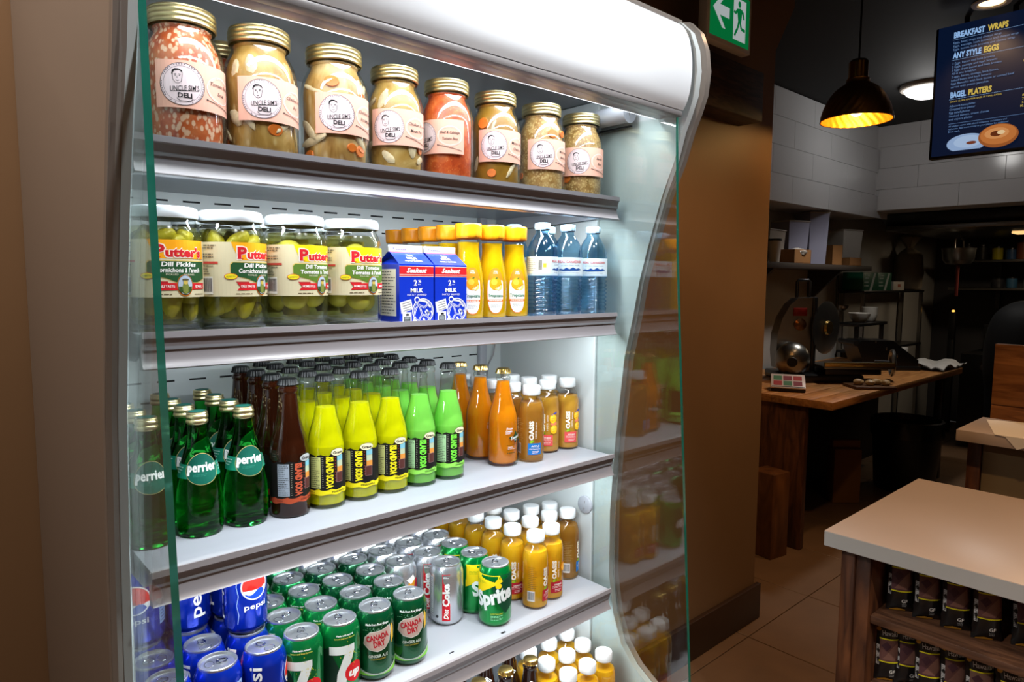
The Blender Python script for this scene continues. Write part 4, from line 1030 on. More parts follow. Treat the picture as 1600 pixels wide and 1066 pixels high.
# ---- small juice bottles with white caps --------------------------------------
NB = smooth_prof([(0.020, 0.0), (0.0248, 0.001), (0.0268, 0.005), (0.0272, 0.014), (0.0268, 0.020), (0.0272, 0.026), (0.0272, 0.060), (0.0268, 0.070), (0.0272, 0.078), (0.0272, 0.102), (0.0262, 0.113), (0.0228, 0.124), (0.0185, 0.131), (0.0162, 0.135), (0.0160, 0.142)], 3)
APPLE = clear_juice('clear_apple_juice', (238, 178, 74), (0.95, 0.80, 0.42), 0.5)
MANGO = liquid('mango_juice', (244, 186, 66), 0.45, col2=(236, 172, 74), scale=25)
OASJ = liquid('bottled_orange_juice', (255, 200, 38), 0.5, col2=(255, 190, 26), scale=25)
def juice_bottle(key, liq, block, bl_text):
    t = thing('juice_bottle', 'x', 'bottle', group='small juice bottles with white caps')
    if key == 'apple':
        MB().lathe([(0.0, 0.003)] + NB + [(0, 0.142)], 36).build('bottle', PETG, t)
        ins = [(0.0, 0.004)] + [(r - 0.0009, z) for r, z in NB if 0.004 < z < 0.125]
        MB().lathe(ins + [(0, ins[-1][1])], 36).build('juice', liq, t)
    else:
        MB().lathe([(0.0, 0.003)] + NB, 36).build('bottle', PETG, t)
        ins = [(0.0, 0.004)] + [(r - 0.0009, z) for r, z in NB if 0.004 < z < 0.124]
        MB().lathe(ins + [(0, ins[-1][1])], 36).build('juice', liq, t)
    ridged_cap(0.0182, 0.1385, 0.1585, 36).build('cap', WHITEP, t)
    a = Art(); LT = ink(244, 236, 214)
    a.text('OASIS', -0.006, 0.0680, 0.0085, LT, 0.040, rot=R(90), bold=0.05, l=2)
    a.ell(-0.006, 0.0440, 0.0036, 0.0026, ink(150, 196, 40), 2, 12, R(40)); a.ell(-0.0025, 0.0455, 0.0030, 0.0018, ink(100, 160, 30), 2, 12, R(70))
    a.text('100% juice', 0.0035, 0.068, 0.0034, LT, 0.034, rot=R(90), l=2)
    a.rect(-0.013, 0.0170, 0.016, 0.0410, block, 0)
    a.text(bl_text, 0.003, 0.0350, 0.0034, W_, 0.018, bold=0.02, l=2); a.dashes(-0.010, 0.0270, 0.014, 0.0325, 2, ink(240, 226, 220), 2, 5, 0.3); a.dashes(-0.004, 0.0195, 0.012, 0.0255, 2, ink(240, 226, 220), 2, 6, 0.4)
    if key == 'mango':
        for cx, cy in ((0.0165, 0.0765), (0.0185, 0.0530)):
            a.ell(cx, cy, 0.0085, 0.0095, ink(250, 190, 30), 2); a.ell(cx - 0.0015, cy + 0.002, 0.005, 0.0055, ink(254, 214, 70), 3); a.line([(cx - 0.006, cy), (cx + 0.006, cy + 0.002)], 0.0006, ink(220, 140, 10), 4); a.line([(cx - 0.002, cy - 0.006), (cx + 0.001, cy + 0.007)], 0.0006, ink(220, 140, 10), 4)
        a.ell(0.0185, 0.0655, 0.008, 0.004, ink(226, 130, 90), 1); a.poly([(0.012, 0.086), (0.025, 0.092), (0.026, 0.089), (0.014, 0.083)], ink(60, 70, 150), 2)
    if key == 'orange':
        a.ell(0.019, 0.070, 0.0085, 0.0095, ink(240, 140, 20), 2); a.ell(0.019, 0.070, 0.0070, 0.0080, ink(254, 190, 60), 3)
    a.dashes(-0.044, 0.045, -0.024, 0.092, 12, ink(160, 116, 40) if key != 'apple' else ink(206, 180, 110), 1, 3, 0.2)
    a.barcode(-0.046, 0.018, -0.030, 0.040)
    a.build('label', wrap(NB, 0.0272), t, 0.004, 0.00018, 0.0003)
    return t
jb = {'apple': juice_bottle('apple', APPLE, ink(28, 112, 186), 'APPLE'), 'mango': juice_bottle('mango', MANGO, ink(224, 84, 84), 'EXOTIC MANGO'), 'orange': juice_bottle('orange', OASJ, ink(176, 30, 44), 'ORANGE')}
usedj = set()
def put_juice(key, x, y, z, da, lb):
    o = jb[key] if key not in usedj else copy_tree(jb[key]); usedj.add(key)
    place(o, x, y, z, da, lb); o.name = 'juice_bottle'
    return o
z3 = SZ[2]
put_juice('apple', 0.968, 1.014, z3, 14, 'clear golden apple juice bottle with blue label, at the shelf front')
put_juice('mango', 1.047, 1.046, z3, -6, 'mango juice bottle with yellow fruit on it, right of the apple juice')
put_juice('mango', 1.104, 1.040, z3, 18, 'juice bottle with pink label nearest the right wall, third shelf')
for i, y in enumerate((1.072, 1.130, 1.188, 1.246)):
    put_juice('apple', 0.966, y, z3, 40, 'apple juice bottle behind the front apple juice, %s one back' % ORD[i + 1])
for i, y in enumerate((1.104, 1.162)):
    put_juice('mango', 1.045, y, z3, 60, 'juice bottle behind the mango juice, %s one back, third shelf' % ORD[i + 1])
put_juice('mango', 1.104, 1.098, z3, 60, 'juice bottle behind the wall side bottle on the third shelf')
z4 = SZ[3]
for x, y, da, lb in [(0.955, 0.984, 62, 'front orange juice bottle right of the green lemon can'), (1.009, 0.992, 30, 'orange juice bottle right of the front one on the fourth shelf'),
                     (0.943, 1.043, 20, 'orange juice bottle behind the front one, white lettering showing'), (1.004, 1.052, 20, 'orange juice bottle second row, second column, fourth shelf'), (1.061, 1.050, 50, 'orange juice bottle second row, beside the amber juice bottle'),
                     (0.938, 1.101, 22, 'orange juice bottle third row, first column, fourth shelf'), (1.002, 1.112, 20, 'orange juice bottle third row, second column, fourth shelf'), (1.060, 1.108, 20, 'orange juice bottle third row, third column, fourth shelf'),
                     (0.936, 1.159, 24, 'orange juice bottle fourth row, first column, fourth shelf'), (1.000, 1.171, 20, 'orange juice bottle fourth row, second column, fourth shelf'),
                     (0.935, 1.217, 70, 'orange juice bottle fifth row, under the shelf above the cans'), (0.934, 1.274, 70, 'farthest orange juice bottle behind the cola cans')]:
    put_juice('orange', x, y, z4, da, lb)
put_juice('apple', 1.107, 1.036, z4, 78, 'amber apple juice bottle with barcode by the right wall, fourth shelf')
put_juice('apple', 1.107, 1.094, z4, 60, 'apple juice bottle behind the barcode bottle by the right wall')
for i, (x, y) in enumerate([(1.103, 0.918), (1.043, 0.912), (0.988, 0.916), (1.098, 0.975), (0.983, 0.975), (1.040, 0.969), (1.106, 1.033), (1.045, 1.030), (0.985, 1.034)]):
    put_juice('orange', x, y, DECK_Z, 10 + i * 23 % 60, ['orange juice bottle at the bottom deck corner by the right wall', 'orange juice bottle, second from the wall in the deck front row', 'orange juice bottle, third from the wall in the deck front row', 'orange juice bottle on the deck, second row by the right wall', 'orange juice bottle on the deck, second row, farthest from wall',
              'orange juice bottle on the deck, middle of the second row', 'orange juice bottle on the deck, third row by the right wall', 'orange juice bottle on the deck, middle of the third row', 'orange juice bottle on the deck, third row beside dark bottles'][i])

# ---- small dark root beer bottles on the deck ----------------------------------
DARKG = mat('dark_root_beer_glass', (34, 16, 10), 0.04, trans=0.3, coat=0.6)
RB = [(r, z * 0.86) for r, z in SB]
def dark_bottle():
    t = thing('dark_soda_bottle', 'x', 'bottle', group='dark bottles on the bottom deck')
    MB().lathe([(0.0, 0.003), (0.02, 0.002)] + RB + [(0, 0.184)], 32).build('bottle', DARKG, t)
    crown_cap(0.0152, 0.1795, 0.1905).build('cap', GOLDC, t)
    a = Art()
    a.poly([(0, 0.149), (0.013, 0.139), (0, 0.129), (-0.013, 0.139)], W_, 0); a.poly([(0, 0.1473), (0.0108, 0.139), (0, 0.1307), (-0.0108, 0.139)], ink(20, 14, 12), 1)
    a.poly([(0, 0.1455), (0.0085, 0.139), (0, 0.1325), (-0.0085, 0.139)], W_, 2); a.text('A&W', 0, 0.139, 0.0040, K, 0.011, bold=0.03, l=4)
    a.build('label', wrap(RB, 0.018), t, 0.003, 0.0002, 0.0003)
    return t
db = dark_bottle(); n = 0
for x, y, lb in [(0.925, 0.965, 'dark bottle with gold cap beside the deck orange juices'), (0.862, 0.970, 'dark bottle with gold cap in the deck front row'), (0.795, 0.974, 'dark bottle with gold cap lowest in the picture'), (0.864, 1.036, 'dark bottle with white diamond behind the front dark bottle'), (0.925, 1.030, 'dark bottle under the shelf edge beside the juices'), (0.797, 1.040, 'dark bottle second row, farther from the juices')]:
    o = db if n == 0 else copy_tree(db); n += 1
    place(o, x, y, DECK_Z, 8, lb)

# ---- cans -----------------------------------------------------------------------
CB = [(0.0235, 0.0015), (0.0255, 0.0), (0.0268, 0.0008), (0.0300, 0.0055), (0.0322, 0.0095), (0.0330, 0.0125), (0.0330, 0.1000), (0.0326, 0.1035), (0.0305, 0.1105), (0.0283, 0.1165), (0.0272, 0.1185)]
LIDM = mat('can_lid_aluminium', (212, 214, 218), 0.3, metal=0.9, bump=0.05, bscale=500)
_lid = MB().lathe([(0.0272, 0.1183), (0.0274, 0.1200), (0.0270, 0.1215), (0.0262, 0.1220), (0.0252, 0.1214), (0.0244, 0.1180), (0.0238, 0.1170), (0.0228, 0.1182), (0.0120, 0.1188), (0, 0.1188)], 40).mesh('lid', LIDM)
_tab = MB()
_tab.tube([(0.0062 * math.cos(a) * (1.0 if math.sin(a) < 0 else 0.8), 0.006 + 0.0075 * math.sin(a), 0.1203) for a in [2 * math.pi * i / 14 for i in range(14)]], 0.0011, 6, close=True)
_tab.lathe([(0, 0.1188), (0.0024, 0.1188), (0.0024, 0.1208), (0.0018, 0.1212), (0, 0.1212)], 12)
_tab.tube([(0.0085 * math.cos(a), -0.0115 + 0.0065 * math.sin(a), 0.1189) for a in [2 * math.pi * i / 16 for i in range(16)]], 0.0005, 5, close=True)
_tab = _tab.mesh('tab', TABM)
PEPB = mat('blue_can_enamel', (14, 52, 190), 0.2, metal=0.6, coat=0.5)
UPG = mat('green_can_enamel', (14, 132, 66), 0.2, metal=0.65, coat=0.5)
CDG = mat('dark_green_can_enamel', (10, 86, 48), 0.2, metal=0.6, coat=0.5)
SPG = mat('emerald_can_enamel', (0, 146, 62), 0.2, metal=0.65, coat=0.5)
def can(kind):
    t = thing('drink_can', 'x', 'can', group='drink cans on the fourth shelf')
    body = {'pepsi': PEPB, '7up': UPG, 'ginger': CDG, 'diet': SILVER, 'sprite': SPG, 'fruit': SILVER}[kind]
    MB().lathe(CB, 44).build('can_body', body, t)
    MB().lathe([(0.0268, 0.0010), (0.0255, -0.0001), (0.0240, 0.0012)], 32).build('base_rim', SILVER, t)
    l = link('lid', _lid, t); link('tab', _tab, l)
    a = Art(); U = math.pi * 0.033
    if kind == 'pepsi':
        cx, cy, r = 0.030, 0.078, 0.0225
        a.ell(cx, cy, r, r, W_, 1, 36)
        top = [(cx + 0.0205 * math.cos(q), cy + 0.0205 * math.sin(q)) for q in [R(-12 + i * 10) for i in range(22)]]
        wav = [(cx + 0.0205 * math.cos(R(198)) * (1 - k) + 0.0205 * math.cos(R(-12)) * k, cy + 0.0205 * (math.sin(R(198)) * (1 - k) + math.sin(R(-12)) * k) + 0.006 * math.sin(k * 6.28) + 0.004) for k in [i / 10 for i in range(1, 10)]]
        a.poly(top + wav, ink(226, 40, 34), 2)
        bot = [(cx + 0.0205 * math.cos(q), cy + 0.0205 * math.sin(q)) for q in [R(212 + i * 10) for i in range(12)]]
        wv2 = [(cx + 0.0205 * (math.cos(R(322)) * (1 - k) + math.cos(R(212)) * k), cy + 0.0205 * (math.sin(R(322)) * (1 - k) + math.sin(R(212)) * k) - 0.0045 * math.sin((1 - k) * 6.28) + 0.002) for k in [i / 10 for i in range(1, 10)]]
        a.poly(bot + wv2, ink(20, 60, 180), 2)
        a.text('pepsi', cx, 0.046, 0.0085, W_, 0.036, bold=0.01, l=3)
        a.text('pepsi', -0.040, 0.064, 0.0185, W_, 0.078, rot=R(90), bold=0.015, l=3)
        a.line([(0.002, 0.020), (0.004, 0.035), (0.001, 0.050), (0.004, 0.065), (0.001, 0.080), (0.004, 0.098)], 0.0007, ink(170, 196, 236), 2)
        a.rect(0.066, 0.030, 0.088, 0.095, ink(150, 176, 214), 1); a.dashes(0.068, 0.032, 0.086, 0.093, 12, ink(30, 50, 120), 2, 6, 0.3)
    if kind == '7up':
        a.poly([(-0.048, 0.014), (-0.006, 0.012), (-0.014, 0.050), (-0.030, 0.086), (-0.048, 0.080)], ink(10, 44, 28), 1)
        a.poly([(-0.030, 0.088), (0.012, 0.088), (0.012, 0.078), (-0.002, 0.040), (-0.004, 0.014), (-0.020, 0.014), (-0.017, 0.042), (-0.005, 0.074), (-0.030, 0.074)], ink(222, 226, 222), 2)
        a.ell(0.012, 0.040, 0.0170, 0.0170, ink(214, 34, 40), 3, 28); a.text('up', 0.012, 0.0405, 0.0120, W_, 0.022, bold=0.05, shear=0.2, l=5)
        rnd = random.Random(2)
        for i in range(26): a.ell(0.010 + rnd.gauss(0, 0.006), 0.072 + rnd.gauss(0, 0.010), 0.0007, 0.0007, ink(214, 206, 40), 3, 6)
        a.text('Made with natural', -0.004, 0.1055, 0.0026, W_, 0.028, l=3); a.text('lemon and lime flavours', -0.004, 0.1010, 0.0026, ink(226, 220, 90), 0.034, l=3)
        a.rect(0.060, 0.020, 0.085, 0.092, ink(200, 214, 204), 1); a.dashes(0.062, 0.022, 0.083, 0.090, 12, ink(20, 60, 36), 2, 6, 0.3)
    if kind == 'ginger':
        a.poly([(-U, 0.014)] + [(-U + i * U / 10, 0.036 - 0.018 * math.cos((i * 0.1 - 1) * math.pi) - 0.002) for i in range(21)] + [(U, 0.014)], ink(176, 190, 180), 1)
        a.poly([(-U, 0.013)] + [(-U + i * U / 10, 0.032 - 0.017 * math.cos((i * 0.1 - 1) * math.pi) - 0.002) for i in range(21)] + [(U, 0.013)], ink(130, 206, 70), 2)
        shd = [(-0.021, 0.080), (-0.012, 0.0885), (0.006, 0.0905), (0.0215, 0.0955), (0.024, 0.085), (0.0205, 0.068), (0.012, 0.0585), (0.0, 0.0555), (-0.0135, 0.0595), (-0.023, 0.069)]
        a.poly([(x * 1.06, 0.075 + (y - 0.075) * 1.07) for x, y in shd], ink(212, 214, 204), 2); a.poly(shd, ink(196, 168, 156), 3)
        a.text('CANADA', 0.0, 0.0800, 0.0095, ink(180, 24, 40), 0.038, bold=0.04, rot=R(9), l=5); a.text('DRY', 0.003, 0.0685, 0.0095, ink(180, 24, 40), 0.020, bold=0.04, rot=R(9), l=5)
        a.text('GINGER ALE', 0.001, 0.0470, 0.0048, ink(210, 218, 206), 0.033, bold=0.02, l=4); a.text('SODA GINGEMBRE', 0.001, 0.0415, 0.0024, ink(190, 160, 60), 0.026, l=4)
        a.text('Made from Real Ginger', 0.0, 0.1025, 0.0034, W_, 0.040, bold=0.02, l=4)
        a.poly([(0.026, 0.062), (0.032, 0.070), (0.031, 0.090), (0.026, 0.098), (0.0255, 0.080)], ink(226, 176, 60), 4)
        rnd = random.Random(5)
        for i in range(40): a.ell(rnd.gauss(0, 0.014), 0.091 + abs(rnd.gauss(0, 0.005)), 0.0006, 0.0006, ink(150, 190, 160), 2, 5)
    if kind == 'diet':
        a.rect(-0.0080, 0.0125, 0.0080, 0.1060, ink(196, 24, 38), 1)
        a.text('Diet', 0.0, 0.0265, 0.0085, W_, 0.021, rot=R(90), shear=0.35, bold=0.02, l=3); a.text('Coke', 0.0, 0.0650, 0.0125, W_, 0.046, rot=R(90), bold=0.045, l=3)
        a.dashes(-0.0055, 0.0980, 0.0055, 0.1020, 2, W_, 3, 4, 0.4)
        a.rect(-0.046, 0.020, -0.028, 0.098, ink(176, 178, 184), 1); a.dashes(-0.045, 0.022, -0.029, 0.096, 18, ink(60, 60, 66), 2, 6, 0.3)
        a.ell(-0.019, 0.020, 0.0028, 0.0030, ink(60, 60, 66), 2, 10)
    if kind == 'sprite':
        a.poly([(-0.058, 0.060), (-0.030, 0.072), (-0.004, 0.086), (0.012, 0.0935), (0.006, 0.106), (-0.058, 0.106)], ink(238, 208, 20), 1)
        a.poly([(-0.010, 0.083), (0.012, 0.0935), (0.006, 0.106), (0.050, 0.106), (0.050, 0.050), (0.018, 0.028), (0.002, 0.050)], ink(12, 66, 40), 1)
        a.text('Sprite', -0.006, 0.0640, 0.0270, ink(232, 236, 234), 0.080, bold=0.05, shear=0.1, rot=R(14), l=4)
        a.ell(0.0035, 0.0855, 0.0062, 0.0058, ink(246, 210, 20), 5, 16)
        a.text('LEMON-LIME', 0.0, 0.0290, 0.0030, ink(206, 196, 40), 0.024, l=4); a.dashes(-0.012, 0.016, 0.014, 0.026, 4, ink(150, 214, 170), 3, 6, 0.35)
        a.dashes(-0.050, 0.086, -0.020, 0.094, 3, ink(150, 170, 30), 3, 5, 0.4)
        a.rect(-0.090, 0.018, -0.066, 0.098, ink(170, 196, 180), 1); a.dashes(-0.088, 0.020, -0.068, 0.096, 16, ink(30, 60, 44), 2, 6, 0.3)
    if kind == 'fruit':
        a.ell(0.020, 0.075, 0.012, 0.013, ink(222, 150, 40), 1, 20); a.poly([(0.006, 0.090), (0.022, 0.098), (0.028, 0.088), (0.016, 0.080)], ink(250, 240, 230), 2)
        a.poly([(0.022, 0.060), (0.040, 0.066), (0.040, 0.084), (0.030, 0.088)], ink(196, 44, 60), 2); a.dashes(-0.034, 0.030, -0.010, 0.090, 12, ink(130, 130, 136), 1, 3, 0.3)
        a.text('ZERO', 0.0, 0.045, 0.008, ink(60, 60, 70), 0.026, bold=0.03, l=2)
    a.build('printed_design', wrap(CB, 0.033), t, 0.0035, 0.00012, 0.00022)
    return t
cans = {k: can(k) for k in ('pepsi', '7up', 'ginger', 'diet', 'sprite', 'fruit')}
usedc = set()
DESC = {'pepsi': 'blue cola can', '7up': 'bright green lemon lime can', 'ginger': 'dark green ginger ale can', 'diet': 'silver and red diet cola can', 'sprite': 'green and yellow lemon lime can', 'fruit': 'plain silver can'}
def put_can(k, x, y, z, da, lb):
    o = cans[k] if k not in usedc else copy_tree(cans[k]); usedc.add(k)
    place(o, x, y, z, da, lb); o.name = 'drink_can'
CX = [0.245, 0.314, 0.382, 0.443, 0.509, 0.575, 0.644, 0.711, 0.778, 0.848]
CY = [0.988, 1.055, 1.121, 1.188, 1.254]
GRID = {0: 'ppp--', 1: 'pppp-', 2: 'pppp-', 3: 'uuuu-', 4: 'uuuuu', 5: 'ggggf', 6: 'ggggf', 7: '--fff', 8: '-dddd', 9: 'sssdd'}
KEY = {'p': 'pepsi', 'u': '7up', 'g': 'ginger', 'f': 'fruit', 'd': 'diet', 's': 'sprite'}
DA = {(0, 0): 60, (1, 0): -83, (1, 1): 20, (2, 0): 47, (3, 0): 6, (4, 0): 22, (5, 0): 8, (6, 0): 8, (8, 1): -2, (8, 2): -2, (8, 3): 6, (9, 3): 14, (9, 0): 6, (9, 1): 70, (9, 2): 60, (7, 2): 12, (0, 1): 100}
cnt = {}
for c, x in enumerate(CX):
    for r_i, ch in enumerate(GRID[c]):
        if ch == '-': continue
        k = KEY[ch]
        cols = [q for q in GRID if ch in GRID[q]]
        ci = cols.index(c)
        lb = '%s %s, %s column of its kind' % (DESC[k], ROWN[r_i], ORD[ci])
        if c == 9 and r_i == 0: lb = 'green and yellow lemon lime can standing alone at the shelf front'
        if c == 8 and r_i == 1: lb = 'silver can with red stripe at the front of the diet cola column'
        if k == 'pepsi': lb = 'blue cola can in the bottom layer, %s column from the left, %s' % (ORD[c], ROWN[r_i])
        put_can(k, x, CY[r_i], z4, DA.get((c, r_i), (c * 53 + r_i * 97) % 120 - 60), lb)
for c, r_i, da, lb in [(0, 2, -64, 'upper layer blue cola can with red globe, behind the left glass'), (1, 2, 88, 'upper layer blue cola can with upright white lettering'), (2, 1, -24, 'upper layer blue cola can with red globe beside the green cans'), (2, 2, -8, 'upper layer blue cola can just behind the one with red globe')]:
    put_can('pepsi', CX[c], CY[r_i] + (0.004 if c == 2 else 0), z4 + 0.1222, da, lb)
# ------------------------------------------------------------------ exit sign
FRAMEW = mat('off_white_sign_frame', (196, 190, 178), 0.4)
ex = thing('exit_sign', 'green running man exit sign with white arrow above wooden beam', 'sign', (2.235, 1.36, 2.43))
MB().bbox(-0.145, -0.018, 0.0, 0.145, 0.018, 0.205, 0.004).build('frame', FRAMEW, ex)
MB().tube([(0, 0, 0.205), (0, 0, CEIL - 2.43)], 0.008, 8).build('hanging_rod', FRAMEW, ex)
a = Art(); GX = glow(6, 130, 66, 0.55); WX = glow(206, 214, 214, 0.55)
a.rect(-0.130, 0.016, 0.130, 0.190, GX, 0)
a.poly([(-0.112, 0.110), (-0.052, 0.168), (-0.030, 0.168), (-0.068, 0.128), (-0.006, 0.128), (-0.006, 0.092), (-0.068, 0.092), (-0.030, 0.052), (-0.052, 0.052)], WX, 1)
a.rect(0.020, 0.032, 0.104, 0.176, WX, 1)
a.ell(0.058, 0.158, 0.010, 0.011, GX, 2, 16)
a.poly([(0.042, 0.140), (0.066, 0.146), (0.078, 0.136), (0.072, 0.098), (0.060, 0.092), (0.050, 0.100)], GX, 2)
for q in ([(0.046, 0.138), (0.034, 0.122), (0.022, 0.128)], [(0.070, 0.140), (0.086, 0.130), (0.090, 0.112)], [(0.056, 0.098), (0.050, 0.076), (0.034, 0.054), (0.030, 0.044)], [(0.064, 0.098), (0.074, 0.076), (0.100, 0.074)]):
    a.line(q, 0.011, GX, 2)
a.build('sign_face', flat((0, -0.018, 0), (1, 0, 0), (0, 0, 1), (0, -1, 0)), ex, None, 0.0005, 0.0004)

# ------------------------------------------------------------------ pendant lamp
BRASS = mat('hammered_brass', (150, 110, 58), 0.42, metal=1.0, bump=0.25, bscale=60)
BRASSI = mat('gold_lamp_lining', (226, 150, 40), 0.35, metal=0.7)
pd = thing('pendant_lamp', 'hammered brass pendant lamp glowing orange inside, hanging from black ceiling', 'lamp', (3.0, 1.2, 2.27))
SHP = smooth_prof([(0.138, 0.0), (0.134, 0.025), (0.122, 0.065), (0.100, 0.105), (0.070, 0.135), (0.048, 0.150), (0.044, 0.165)], 4)
def dimple(a, z): return 0.0022 * math.sin(a * 26 + (z * 180)) * math.sin(z * 300) if z < 0.13 else 0
MB().lathe(SHP, 104, jit=dimple).build('lamp_shade', BRASS, pd, sharp=80)
MB().lathe([(r - 0.003, z) for r, z in SHP] + [(0, 0.160)], 104, jit=dimple).build('shade_lining', BRASSI, pd, sharp=80)
MB().lathe([(0.139, -0.001), (0.1395, 0.002), (0.138, 0.004), (0.135, 0.0)], 60).build('rim', GOLDC, pd)
MB().lathe([(0.044, 0.165), (0.045, 0.168), (0.038, 0.172), (0.038, 0.235), (0.030, 0.245), (0.008, 0.252), (0, 0.252)], 32).build('socket_cap', mat('brass_cap', (150, 112, 52), 0.25, metal=1.0), pd)
MB().tube([(0, 0, 0.25), (0, 0, CEIL - 2.27)], 0.004, 8).build('cord', BLACKP, pd)
MB().ellipsoid((0, 0, 0.055), (0.030, 0.030, 0.038), 20, 14).build('bulb', mat('lit_bulb', (255, 220, 160), 0.3, emit=(255, 196, 110), estr=12), pd)
_l = bpy.data.lights.new('pendant_light', 'POINT'); _l.energy = 5.0; _l.color = (1.0, 0.62, 0.22); _l.shadow_soft_size = 0.03
_o = bpy.data.objects.new('pendant_light', _l); COL.objects.link(_o); _o.location = (3.0, 1.2, 2.285)

# ------------------------------------------------------------------ ceiling downlights and an added fill
RINGM = mat('white_light_ring', (206, 198, 186), 0.35)
for i, (x, y, p, c) in enumerate(DOWN):
    d = thing('downlight', ['recessed ceiling downlight over the left half of the case', 'recessed ceiling downlight over the right half of the case', 'recessed downlight near the brown wall', 'recessed downlight at the left wall', 'added unseen fill light behind the camera', 'recessed downlight over the snack counter', 'warm recessed downlight above the menu screen'][i], 'light', (x, y, CEIL - 0.003), group='ceiling downlights')
    MB().lathe([(0.052, 0.0), (0.058, -0.006), (0.078, -0.006), (0.082, 0.0)], 36).build('ring', RINGM, d)
    MB().lathe([(0.0, 0.001), (0.052, 0.001)], 28).build('lens', mat('lit_lens_%d' % (c == WARM), (255, 240, 220), 0.3, emit=(255, 214, 160) if c == WARM else (255, 246, 236), estr=3.0), d)
kd = thing('dome_light', 'bright white dome light on the ceiling half behind menu screen', 'light', (5.20, 1.62, CEIL))
MB().lathe([(0.17, 0.0), (0.172, -0.02), (0.165, -0.028), (0.15, -0.03)], 40).build('rim', RINGM, kd)
MB().lathe([(0.15, -0.028), (0.13, -0.055), (0.09, -0.075), (0.045, -0.085), (0, -0.088)], 40).build('diffuser', mat('lit_white_diffuser', (255, 255, 255), 0.3, emit=(255, 255, 255), estr=1.7), kd)
_l = bpy.data.lights.new('dome_lamp', 'POINT'); _l.energy = 5; _l.color = (1, 0.98, 0.95); _l.shadow_soft_size = 0.08
_o = bpy.data.objects.new('dome_lamp', _l); COL.objects.link(_o); _o.location = (5.20, 1.62, CEIL - 0.20)
spot('dome_beam', (5.20, 1.62, CEIL - 0.12), (5.20, 1.75, 0), 60, (1, 0.96, 0.9), 88, 0.35, 0.1)

# ------------------------------------------------------------------ menu screen
tv = thing('menu_screen', 'tall dark blue menu screen with breakfast list hanging from ceiling', 'screen', (4.0, 1.0, 2.245))
TW, TH = 0.43, 0.64
MB().bbox(0.0, -TW / 2 - 0.012, -0.012, 0.045, TW / 2 + 0.012, TH + 0.0, 0.004).build('housing', mat('black_screen_plastic', (14, 14, 16), 0.35), tv)
for yy in (-0.1, 0.1): MB().box(0.02, yy - 0.01, TH - 0.005, 0.035, yy + 0.01, CEIL - 2.245).build('mount', SLOT, tv)
a = Art(); BG = glow(8, 20, 44, 0.9); LB = glow(150, 190, 240, 0.8); YE = glow(214, 186, 84, 0.8); LB2 = glow(110, 146, 196, 0.75)
a.rect(-TW / 2, 0, TW / 2, TH, BG, 0)
x0 = -0.145
def price(y, t_): a.text(t_, 0.178, y, 0.0095, YE, None, 'R', bold=0.01)
def head(y, t1, t2, w1, w2):
    a.text(t1, x0, y, 0.026, LB, w1, 'L', bold=0.05); a.text(t2, x0 + w1 + 0.010, y, 0.026, YE, w2, 'L', bold=0.05)
    for i in range(52): a.rect(x0 - 0.004 + i * 0.0063, y - 0.0225, x0 + i * 0.0063, y - 0.0208, LB, 1)
def item(y, t_, wd): a.text(t_, x0, y, 0.0100, LB2, wd, 'L')
head(0.590, 'BREAKFAST', 'WRAPS', 0.132, 0.084)
for i, (t_, wd) in enumerate([('Eggs, beef, rings and cheese wrap', 0.20), ('Eggs, sausage, hash browns and cheese wrap', 0.268), ('Eggs, bacon, hash browns and cheese wrap', 0.255)]): item(0.553 - i * 0.0165, t_, wd)
for i, t_ in enumerate(('5.95', '5.95', '6.95')): price(0.553 - i * 0.0165, t_)
head(0.490, 'ANY STYLE', 'EGGS', 0.122, 0.062)
for i, (t_, wd) in enumerate([('3 Eggs, bacon and hash browns', 0.178), ('3 Eggs, sausage and hash browns', 0.190), ('3 Eggs, fresh bacon and hash browns', 0.208), ('All in one breakfast', 0.105), ('  2 eggs, bacon, sausage, back bacon,', 0.198), ('  baked beans and hash browns', 0.170), ('Eggs Benedict with back bacon or corned beef', 0.262), ('served with potato pancakes', 0.160)]): item(0.452 - i * 0.0165, t_, wd)
for i, t_ in enumerate(('9.95', '9.95', '9.95', '11.95')): price(0.452 - i * 0.0165, t_)
price(0.452 - 6 * 0.0165, '9.95')
head(0.298, 'BAGEL', 'PLATERS', 0.068, 0.098)
a.text('(CHOICE 1 LARGE MONTREAL BAGEL OR 2 SMALL BAGELS)', x0, 0.2645, 0.0075, YE, 0.218, 'L')
for i, (t_, wd) in enumerate([('Albacore tuna platter', 0.112), ('Chopped liver platter', 0.112), ('Egg salad platter', 0.092), ('Smoked salmon, cream cheese', 0.170), ('and capers platter', 0.104)]): item(0.243 - i * 0.0165, t_, wd)
for i, t_ in enumerate(('8.95', '7.95', '7.95', '10.95')): price(0.243 - i * 0.0165, t_)
a.rect(x0, 0.1545, 0.178, 0.1560, LB2, 1)
for i, (t_, wd) in enumerate([('All platters come with sliced tomatoes, cucumbers and', 0.245), ('red onion. Add more scoop to your platter for additional', 0.252), ('$3.75 each.', 0.052)]): a.text(t_, x0, 0.143 - i * 0.0135, 0.0080, LB2, wd, 'L')
a.ell(-0.060, 0.052, 0.088, 0.045, glow(150, 176, 214, 0.8), 1, 36); a.ell(-0.055, 0.058, 0.062, 0.030, glow(170, 194, 226, 0.8), 2, 36); a.rect(x0 - 0.01, -0.0, 0.03, 0.018, BG, 3)
a.ell(0.070, 0.068, 0.082, 0.056, glow(150, 84, 40, 0.9), 4, 40); a.ell(0.070, 0.074, 0.074, 0.047, glow(186, 112, 56, 0.9), 5, 40); a.ell(0.064, 0.080, 0.050, 0.026, glow(206, 140, 84, 0.9), 6, 30)
